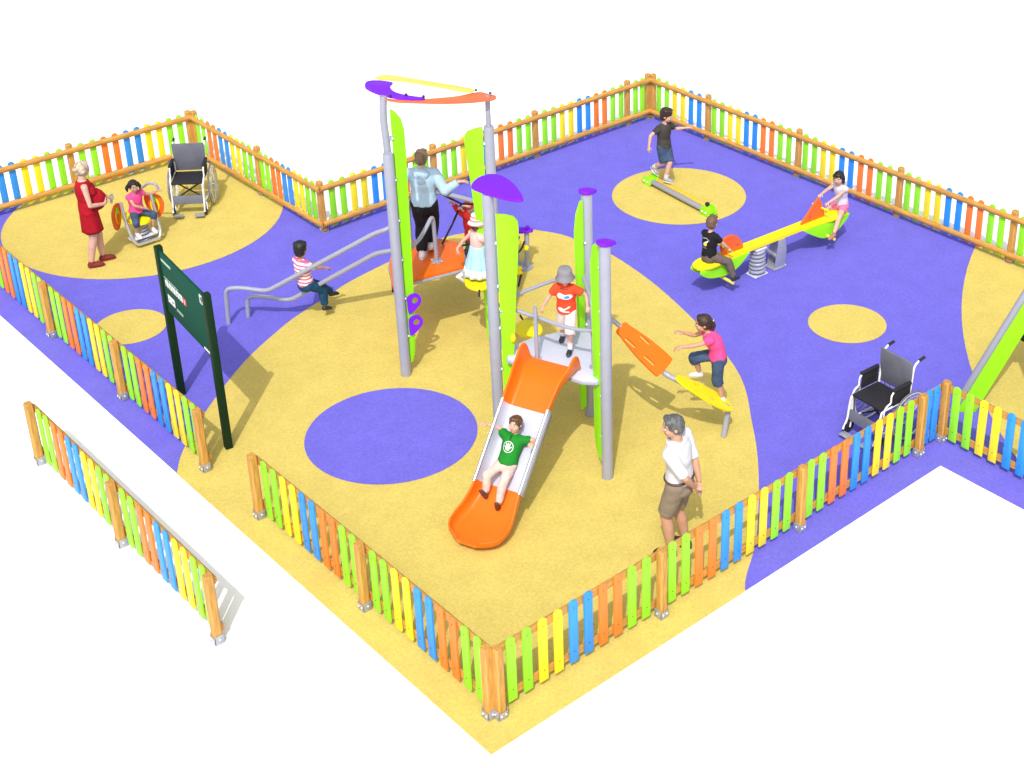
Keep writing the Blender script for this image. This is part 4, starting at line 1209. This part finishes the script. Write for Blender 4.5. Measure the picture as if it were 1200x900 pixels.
# man in a white shirt, hands clasped behind his back
f = V((-.36, .93, 0)); l = Z.cross(f)
b = V((2.82, .56, .012))
m = Figure('grey-haired man in white shirt and khaki shorts, hands behind his back, by the front fence', 1.70, 'man', b, b + Z * .875, f, t1=(-.02, .03, 1), t2=(-.10, .03, 1), cfwd=f, look=(-.85, .50, -.12),
           hands=dict(L=A_(b - f * .17 + l * .05 + Z * .90, l * .7 - f * .6, dir=-l * .8 - Z * .5, palm=-f, curl=.7), R=A_(b - f * .185 - l * .10 + Z * .82, -l * .9 - f * .35, dir=Z * -1 + l * .1, palm=-f, thumb=l, curl=.35)),
           feet=dict(L=F_(b + l * .10 + f * .04 + Z * .078, f, f + l * .35), R=F_(b - l * .10 - f * .04 + Z * .078, f, f - l * .15)), skin=SKIN2)
m.hairmat = HAIR['grey']; m.body(.0075)
m.top(TEE_W, .95, .03, .013, loose=1.08); m.bottoms(KHAKI, .88, .16, .014, flare=.012); m.hair('short'); m.shoes(SHOE_B, BLACK)
mb = MB(); c, U, W = m.ring(.13, .024, 1.03); mb.tube([c + U * math.cos(k * PI / 16) + W * math.sin(k * PI / 16) for k in range(32)], .014, 6, closed=True); mb.build('belt', SHOE_BR, m.root)
mb = MB(); c, U, W = m.ring(.985, .006, 1.0); mb.tube([c + U * 1.25 * math.cos(k * PI / 12) + W * 1.25 * math.sin(k * PI / 12) for k in range(24)], .014, 6, closed=True); mb.build('collar', TEE_W, m.root)

# pregnant woman
f = V((.96, -.27, 0)).normalized(); l = Z.cross(f)
b = V((1.28, 10.68, .01))
m = Figure('pregnant blonde woman in a red dress standing beside the spring rocker', 1.58, 'woman', b, b + Z * .83, f, t1=(-.05, .0, 1), t2=(0, 0, 1), look=(.93, .25, -.30),
           hands=dict(L=A_((1.66, 10.86, .87), l * .5 - Z, palm=-Z), R=A_(b + f * .21 - l * .12 + Z * .945, -l * .6 - f * .9 - Z * .3, dir=f * .5 + l * .85, palm=-f + Z * .3, thumb=Z, curl=.35)),
           feet=dict(L=F_(b + l * .07 + f * .09 + Z * .072, f, f + l * .1), R=F_(b - l * .07 - f * .09 + Z * .072, f, f)))
m.hairmat = HAIR['blonde']; m.body(.0072, belly=1)
m.top(REDW, 0, -.1, .012, 'dress', 1.05, belly=1); m.skirt(REDW, .10, .33, .185, .145, .016, 'dress_skirt', 7, .005); m.hair('bun'); m.shoes(SHOE_R)

# girl on the spring rocker
f = V((.12, -1, 0)).normalized(); l = Z.cross(f)
P = V((2.09, 11.0, .46))
m = Figure('small girl with pigtails, pink top and jeans riding the spring rocker', 1.02, 'child', (2.08, 11.0, .012), P, f, t1=(0, -.05, 1), t2=(-.04, -.12, 1), look=(-.15, -1, -.35),
           hands=dict(L=A_(P + l * .26 + f * .16 + Z * .27, l * .7 - Z * .5, palm=-Z), R=A_(P + f * .17 + l * .02 + Z * .10, -l * .9 + Z * .1, palm=-Z, thumb=l)),
           feet=dict(L=F_((2.22, 10.85, .21), f + l * .5 + Z * .6, f - Z * .25), R=F_((1.99, 10.87, .19), f - l * .5 + Z * .6, f - Z * .25)), skin=SKIN2)
m.hairmat = HAIR['dark_brown']; m.body()
m.top(PINK, .35, .0, .010, loose=1.1, flare=.03); m.bottoms(DENIM, 1.25, .12, .010); m.hair('pigtails', HAIR['black']); m.shoes(SHOE_W)

# boy on the sloping bars
f = V((.98, .12, 0)).normalized(); l = Z.cross(f)
P = V((2.58, 7.24, .60))
m = Figure('boy in pink and white striped shirt and jeans sitting on the sloping bars', 1.16, 'child', (2.62, 7.22, .01), P, f, t1=(-.16, -.02, 1), t2=(-.02, 0, 1), look=(.9, .45, .15),
           hands=dict(L=A_(P + f * .28 + l * .10 + Z * .13, l * .5 - Z, palm=-Z), R=A_(P + f * .27 - l * .10 + Z * .14, -l * .6 - Z, palm=-Z)),
           feet=dict(L=F_((3.04, 7.30, .24), f + Z * .8, f - Z * .2), R=F_((2.80, 7.20, .18), f + Z * .8, f - Z * .25)), skin=SKIN2)
m.hairmat = HAIR['black']; m.body()
m.top(striped('pink_striped_jersey', (.82, .80, .80), (.70, .10, .28), .05, duty=.58), .75, -.08, .012, loose=1.08); m.bottoms(DENIMD, 1.86, .10, .013, 'trousers', flare=.006); m.hair('thick'); m.shoes(SHOE_B)

# boy in the hooded jacket
f = V((.72, .70, 0)).normalized(); l = Z.cross(f)
b = V((3.66, 6.08, 1.05)); P = V((3.72, 6.10, 1.775))
m = Figure('tall boy in pale blue hooded jacket and black trousers walking across the orange platform', 1.50, 'man', b, P, f, t1=(0, 0, 1), look=(.75, .66, -.05), cfwd=(.68, .73, 0),
           hands=dict(L=A_(P + l * .33 + f * .03 + Z * .26, l - Z * .6 - f * .5, dir=l * .7 + Z * .5 + f * .4, palm=f), R=A_(P - l * .46 - f * .03 + Z * .31, -l - Z * .7 - f * .3, dir=-l + Z * .12, palm=-Z)),
           feet=dict(L=F_((3.60, 6.05, 1.125), f, f), R=F_((3.79, 6.12, 1.16), f, f - Z * .45)), slim=.95)
m.hairmat = HAIR['light_brown']; m.body(.0075)
m.top(LBLUE, 1.92, -.12, .020, 'jacket', 1.12); m.bottoms(BLK, 1.93, .05, .016, 'trousers', flare=.012); m.hair('short'); m.shoes(SHOE_W, SOLE)
mb = MB(); c = m.at(.93) - m.fC * .085
mb.ell(c, (.105, .06, .07), m.rC, m.fC, m.t2); mb.ell(c - m.t2 * .07 - m.fC * .01, (.07, .045, .07), m.rC, m.fC, m.t2); mb.ell(m.at(1.0), (.09, .085, .035), m.rC, m.fC, m.t2); m.garment('hood', mb, LBLUE)

# child in red on the rope net
f = V((-.55, .05, 0)).normalized(); l = Z.cross(f)
P = V((4.50, 6.20, .98))
m = Figure('small child in red jacket and red cap climbing the rope net behind the platform', 1.06, 'child', (4.5, 6.2, .5), P, f, t1=(-.12, -.05, 1), look=(-.8, -.35, 0),
           hands=dict(L=A_((4.26, 6.08, 1.52), -Z + l * .4, palm=-Z, curl=1.2), R=A_((4.30, 6.30, 1.50), -Z - l * .4, palm=-Z, curl=1.2)),
           feet=dict(L=F_((4.46, 6.10, .60), f, f), R=F_((4.62, 6.28, .55), f, f)))
m.hairmat = HAIR['blonde']; m.body()
m.top(cloth('red_jacket_nylon', (.62, .03, .03), .15, .8), 1.85, -.02, .016, 'jacket', 1.1); m.bottoms(CHARC, 1.9, .1, .012, 'trousers'); m.hair('short'); m.shoes(SHOE_B)
mb = MB(); A = (m.hr, m.hf, m.hu); hh = m.hh; mb.ell(m.hc + m.hu * hh * .26 - m.hf * hh * .04, (.41 * hh, .46 * hh, .34 * hh), *A); mb.ell(m.hc + m.hu * hh * .22 + m.hf * hh * .5, (.28 * hh, .25 * hh, .035 * hh), *A); m.garment('cap', mb, cloth('red_cap_felt', (.6, .04, .04)))

# girl with the striped sun hat
f = V((.80, -.15, 0)).normalized(); l = Z.cross(f)
P = V((3.85, 5.20, 1.31))
m = Figure('small girl in striped pink sun hat and pale blue dress crossing the yellow stepping link', 1.10, 'child', (3.82, 5.14, 1.04), P, f, t1=(0, 0, 1), t2=(.02, .0, 1), look=(.85, .15, -.25),
           hands=dict(L=A_(P + l * .19 - f * .20 + Z * .06, l * .6 - f * .4 + Z * .2, dir=-Z, palm=f), R=A_(P + f * .27 - l * .06 + Z * .22, -l * .6 - Z, palm=-Z)),
           feet=dict(L=F_((3.72, 5.42, 1.00), f + Z * .1, (f - Z * 1.0)), R=F_((3.86, 5.12, 1.085), f, f)))
m.hairmat = HAIR['brown']; m.body()
PTOP = cloth('pale_pink_cotton', (.78, .50, .47), .05)
m.top(PTOP, .3, .3, .010, 'top', 1.04); m.skirt(cloth('pale_blue_cotton', (.38, .62, .80), .1), .5, .40, .20, .19, .012, 'dress_skirt', 11, .014, mats2=cloth('white_lace', (.72, .80, .82), .05)); m.hair('bob'); m.shoes(SHOE_W); m.socks(TEE_W, .3)
m.brimhat(striped('striped_hat_straw', (.80, .70, .66), (.52, .20, .20), .046, duty=.6), 'sun_hat', .66, .16)

# boy with the bucket hat on the deck
f = V((-.80, -.58, 0)).normalized(); l = Z.cross(f)
P = V((3.35, 2.91, DZ + .485))
m = Figure('small boy in grey bucket hat and orange t-shirt stepping down towards the slide', 1.02, 'child', (3.35, 2.91, DZ), P, f, t1=(-.02, -.02, 1), t2=(-.10, -.08, 1), look=(-.70, -.70, -.05),
           hands=dict(R=A_((3.13, 3.06, 1.74), -l - f * .6, palm=-Z, curl=1.1), L=A_((3.44, 2.66, 1.80), l - f * .8, palm=-Z, curl=1.1)),
           feet=dict(R=F_((3.41, 3.06, DZ + .05), f, f), L=F_((3.27, 2.77, DZ + .05), f, f)))
m.hairmat = HAIR['brown']; m.body()
OT = cloth('orange_red_cotton', (.80, .07, .025), .07)
sh = m.top(OT, .62, -.10, .017, loose=1.12); m.bottoms(cloth('white_print_cotton', (.72, .66, .62), .12), 1.1, .1, .012, flare=.010); m.socks(TEE_W, .32); m.shoes(SHOE_B)
m.brimhat(cloth('grey_hat_felt', (.24, .23, .26), .1), 'bucket_hat', .62, .20)
mb = MB(); mb.ell(m.hc + m.hu * m.hh * .40 + m.hf * m.hh * .42, (.014, .006, .014), m.hr, m.hf, m.hu); mb.build('hat_badge', BOLT, m.root)
DR = dict(target=sh, parent=sh)
X, Y = -m.rC, m.t2; O = m.at(.6) + m.fC * .1          # X runs to the viewer's right
decal('chest_print', [catmull([(-.085, .005), (-.05, .045), (.01, .03), (.07, .035), (.09, .0), (.05, -.03), (-.03, -.025), (-.07, -.03)], 4)], O + m.t2 * .02, X, Y, sh, WHITE, sh)
decal('chest_print_detail', [catmull([(.0, -.01), (.02, .015), (.05, .02), (.06, -.005), (.03, -.015)], 4)], O + m.t2 * .02, X, Y, sh, PK['B'], sh, off=.006)
decal('hem_print', [catmull([(-.08, -.02), (-.05, .01), (.0, .0), (.05, .03), (.06, .015), (.0, -.02), (.05, -.03), (.05, -.045), (-.03, -.04)], 4)], m.at(.18) + m.fC * .1, X, Y, sh, WHITE, sh)
mb = MB(); c, U, W = m.ring(.97, .006, 1.05); mb.tube([c + U * 1.2 * math.cos(k * PI / 12) + W * 1.2 * math.sin(k * PI / 12) - m.t2 * .008 for k in range(24)], .008, 6, closed=True); mb.build('neckband', CHARC, sh)
for q in 'LR':
    el, w = m.arm[q]; d = el - m.S[q]; x, y, _ = basis(d); e = m.S[q] + d * .62; r = (.034 - .010 * .62) * m.H * .92 + .0145
    mb = MB(); mb.loft([(e - d.normalized() * .016, x * r, y * r), (e + d.normalized() * .004, x * r, y * r)], 16); mb.build('sleeve_band', CHARC, sh)

# boy coming down the slide
def sl(s, w, h): return SM + sd * s + sw * w + Z * (sm(FL, s) + h)
P = sl(.95, -.01, .095)
t = (-sd * .60 + Z * .80)
f = (sd * .80 + Z * .60)
m = Figure('boy in green polo shirt and pale trousers sliding down the orange and grey slide', 1.05, 'child', sl(.97, 0, 0), P, f, t1=t, t2=t, look=(-.85, -.35, .25), headup=(.2, .15, 1),
           hands=dict(R=A_(sl(.78, -.34, .22), -sw + Z * .2 - sd * .4, palm=-Z), L=A_(sl(.84, .25, .26), sw * 1 + Z * .1 - sd * .3, palm=-Z)),
           feet=dict(R=F_(sl(1.20, -.13, .07), Z, sd * .35 + Z * .9 - sw * .3, up=-sd + Z * .4), L=F_(sl(1.27, .06, .07), Z, sd * .35 + Z * .9 + sw * .2, up=-sd + Z * .4)))
m.hairmat = HAIR['brown']; m.body()
GT = cloth('green_cotton', (.012, .21, .022), .1)
sh = m.top(GT, .55, -.04, .018, 'shirt', 1.10); m.bottoms(cloth('cream_print_cotton', (.66, .50, .44), .22), 1.85, .0, .010, 'trousers'); m.hair('short'); m.shoes(SHOE_BR)
X, Y = -m.rC, m.t2; O = m.at(.55) + m.fC * .1
decal('emblem_ring', [[circle2(0, 0, .062, n=32), circle2(0, 0, .054, n=32)]], O, X, Y, sh, WHITE, sh)
palm = catmull([(-.018, -.036), (.014, -.036), (.026, -.008), (.018, .012), (-.02, .014), (-.03, -.012)], 4)
def fing(x, y, a, L, w=.0075): 
    c, s_ = math.cos(a), math.sin(a); return [(x + c * u - s_ * v, y + s_ * u + c * v) for u, v in ((0, -w), (L, -w * .8), (L + w * .8, 0), (L, w * .8), (0, w))]
decal('emblem_hand', [palm, fing(-.018, .01, 1.95, .026), fing(-.003, .012, 1.6, .028), fing(.011, .011, 1.25, .026), fing(.02, -.006, .5, .022), fing(-.026, -.008, 2.5, .018)], O, X, Y, sh, WHITE, sh)
mb = MB(); c, U, W = m.ring(.97, .008, 1.05); mb.tube([c + U * 1.2 * math.cos(k * PI / 12) + W * 1.2 * math.sin(k * PI / 12) for k in range(24)], .011, 6, closed=True); mb.build('collar', GT, sh)
decal('placket', [[(-.004, -.03), (.004, -.03), (.012, .045), (-.012, .045)]], m.at(.84) + m.fC * .1, X, Y, sh, cloth('dark_green_cotton', (.006, .06, .01)), sh)

# girl climbing the stepping boards
f = V((-.72, .55, 0)).normalized(); l = Z.cross(f)
P = V((4.69, 1.87, .99))
m = Figure('girl with ponytail, pink t-shirt and rolled jeans climbing the yellow stepping board', 1.18, 'child', (4.70, 1.78, .4), P, f, t1=f * .12 + Z, t2=f * .66 + Z, look=f + Z * .0, headup=Z + f * .1,
           hands=dict(L=A_(P + f * .42 + l * .08 + Z * .20, l * .6 - Z, palm=-Z), R=A_(P + f * .38 - l * .14 + Z * .26, -l * .6 - Z, palm=-Z)),
           feet=dict(L=F_((4.695, 1.79, .475), f - l * .1, f + Z * .05), R=F_((4.64, 2.10, .70), f + Z * .6, f + Z * .1)), skin=SKIN2)
m.hairmat = HAIR['dark_brown']; m.body()
m.top(PINK, .38, -.1, .012, loose=1.08); m.bottoms(DENIM, 1.22, .1, .012, 'rolled_jeans', flare=.010); m.hair('ponytail'); m.shoes(SHOE_W)
mb = MB(); mb.ell(m.hc + m.hf * -.5 * m.hh + m.hu * .12 * m.hh, (.02, .02, .016)); mb.build('hair_band', YPALE, m.root)

# boy on the balance beam
f = V((.05, -1, 0)).normalized(); l = Z.cross(f)
P = V((8.87, 7.15, .71))
m = Figure('boy in dark t-shirt and denim shorts balancing on the low beam near the back corner', 1.21, 'child', (8.83, 7.1, .15), P, f, t1=(.0, .03, 1), t2=(.02, .0, 1), look=(.55, -.8, -.25),
           hands=dict(R=A_(P - l * .33 + f * .0 + Z * .10, -l + f * -.4 + Z * .2, dir=-Z - l * .2, palm=l), L=A_(P + l * .38 + f * .10 + Z * .22, l - Z * .8, palm=-Z)),
           feet=dict(L=F_((8.84, 7.07, .21), f, f + l * .35), R=F_((8.86, 7.36, .30), f, f - Z * .7)))
m.hairmat = HAIR['dark_brown']; m.body()
m.top(CHARC, .6, -.05, .013, loose=1.08); m.bottoms(DENIM, .92, .12, .013, flare=.012); m.hair('thick', HAIR['dark_brown']); m.socks(TEE_W, .22); m.shoes(SHOE_G, SOLE)

# boy on the near end of the seesaw
f = V((1, .02, 0)).normalized(); l = Z.cross(f)
P = V((6.95, 4.25, .60))
m = Figure('boy in black t-shirt and brown trousers seated on the left end of the seesaw', 1.10, 'child', (6.95, 4.25, .51), P, f, t1=(.0, .0, 1), t2=(.14, .04, 1), look=(1, .3, -.15),
           hands=dict(L=A_(sp(-.77, .14, .67), l * .8 - Z * .6, palm=-Z, curl=1.1), R=A_(sp(-.77, -.14, .67), -l * .8 - Z * .6, palm=-Z, curl=1.1)),
           feet=dict(L=F_(sp(-.74, .24, .27), f + Z * .5 + l * .5, f), R=F_(sp(-.76, -.24, .27), f + Z * .6 - l * .5, f)))
m.hairmat = HAIR['light_brown']; m.body()
sh = m.top(BLK, .6, -.1, .013, loose=1.10); m.bottoms(GREYB, 1.85, .1, .013, 'trousers', flare=.004); m.hair('short', mat('cropped_brown_hair', (.13, .075, .055), rough=.7, var=.2, vscale=40)); m.shoes(SHOE_B)
X, Y = m.rC, m.t2; O = m.at(.55) - m.fC * .1
decal('back_print', [catmull([(-.022, -.03), (-.028, .0), (.0, .03), (.025, .022), (.03, -.012), (.01, -.032)], 4)], O, X, Y, sh, YPALE, sh)
decal('back_print_line', [[(-.06, .07), (.01, .085), (.06, .055), (.058, .047), (.01, .075), (-.06, .06)], [(-.05, -.06), (.02, -.055), (.02, -.062), (-.05, -.068)]], O, X, Y, sh, mat('pale_grey_print', (.35, .35, .37), rough=.6), sh)
decal('back_print_detail', [catmull([(.004, .02), (.035, .05), (.045, .04), (.02, .01)], 3)], O, X, Y, sh, WHITE, sh, off=.005)

# girl on the far end of the seesaw
f = V((-1, .02, 0)).normalized(); l = Z.cross(f)
P = V((9.47, 4.10, .59))
m = Figure('dark-haired girl in white vest and pink shorts seated on the right end of the seesaw', 1.10, 'child', (9.47, 4.10, .51), P, f, t1=(-.06, .02, 1), t2=(-.28, .0, 1), look=(-1, -.35, -.25),
           hands=dict(R=A_(sp(1.10, .05, .82), -l * .8 - Z * .4, palm=-Z, curl=1.1), L=A_(sp(1.17, -.03, .69), l * .8 - Z * .3, palm=-Z, curl=1.0)),
           feet=dict(L=F_(sp(1.14, -.24, .29), f + Z * .5 + l * .4, f - Z * .15), R=F_(sp(1.14, .24, .29), f + Z * .5 - l * .4, f - Z * .15)))
m.hairmat = HAIR['dark_brown']; m.body()
m.top(cloth('white_vest_cotton', (.58, .55, .68), .08), .12, -.05, .009, loose=1.06); m.bottoms(cloth('pink_shorts_cotton', (.72, .16, .32), .1), .45, .1, .011); m.hair('bob', HAIR['black']); m.shoes(mat('brown_sandal_leather', (.35, .16, .11), rough=.6))
# ------------------------------------------------------------------ sky, sun, camera
AZ = math.atan2(.68, .733)           # shadows run towards +x +y
EL = math.radians(51.2)
sun = bpy.data.lights.new('sun', 'SUN'); sun.energy = 2.2; sun.angle = math.radians(.55); sun.color = (1.0, .96, .90)
so = bpy.data.objects.new('sun', sun); COL.objects.link(so)
to_sun = V((-math.cos(AZ) * math.cos(EL), -math.sin(AZ) * math.cos(EL), math.sin(EL)))
so.rotation_euler = to_sun.to_track_quat('Z', 'Y').to_euler(); so.location = (-6, -8, 14)
w = bpy.data.worlds.new('World'); SC.world = w; w.use_nodes = True
nt = w.node_tree
bg = nt.nodes['Background']
sky = nt.nodes.new('ShaderNodeTexSky'); sky.sky_type = 'NISHITA'; sky.sun_disc = False
sky.sun_elevation = EL
sky.sun_rotation = math.atan2(to_sun.x, to_sun.y)
sky.air_density = 1.0; sky.dust_density = 4.0; sky.ozone_density = .6
hs = nt.nodes.new('ShaderNodeHueSaturation'); hs.inputs['Saturation'].default_value = .42
nt.links.new(sky.outputs[0], hs.inputs['Color']); nt.links.new(hs.outputs[0], bg.inputs['Color'])
bg.inputs['Strength'].default_value = .142
cd = bpy.data.cameras.new('camera'); cam = bpy.data.objects.new('camera', cd); COL.objects.link(cam)
SC.camera = cam
cam.location = (-6.0127, -8.431, 9.9273)
yaw, pit = .748, .4713
fw = V((math.sin(yaw) * math.cos(pit), math.cos(yaw) * math.cos(pit), -math.sin(pit)))
cam.rotation_euler = (-fw).to_track_quat('Z', 'Y').to_euler()
cd.sensor_width = 36; cd.sensor_fit = 'HORIZONTAL'; cd.lens = 1787.88 / 1200 * 36
cd.shift_x = -154.29 / 1200; cd.shift_y = -158.77 / 1200
cd.clip_end = 3000; cd.clip_start = .1
SC.view_settings.view_transform = 'Standard'; SC.view_settings.look = 'None'; SC.view_settings.gamma = 1
SC.view_settings.exposure = 0.34
SC.render.resolution_x = 1024; SC.render.resolution_y = 768
SC.cycles.max_bounces = 5; SC.cycles.use_denoising = True
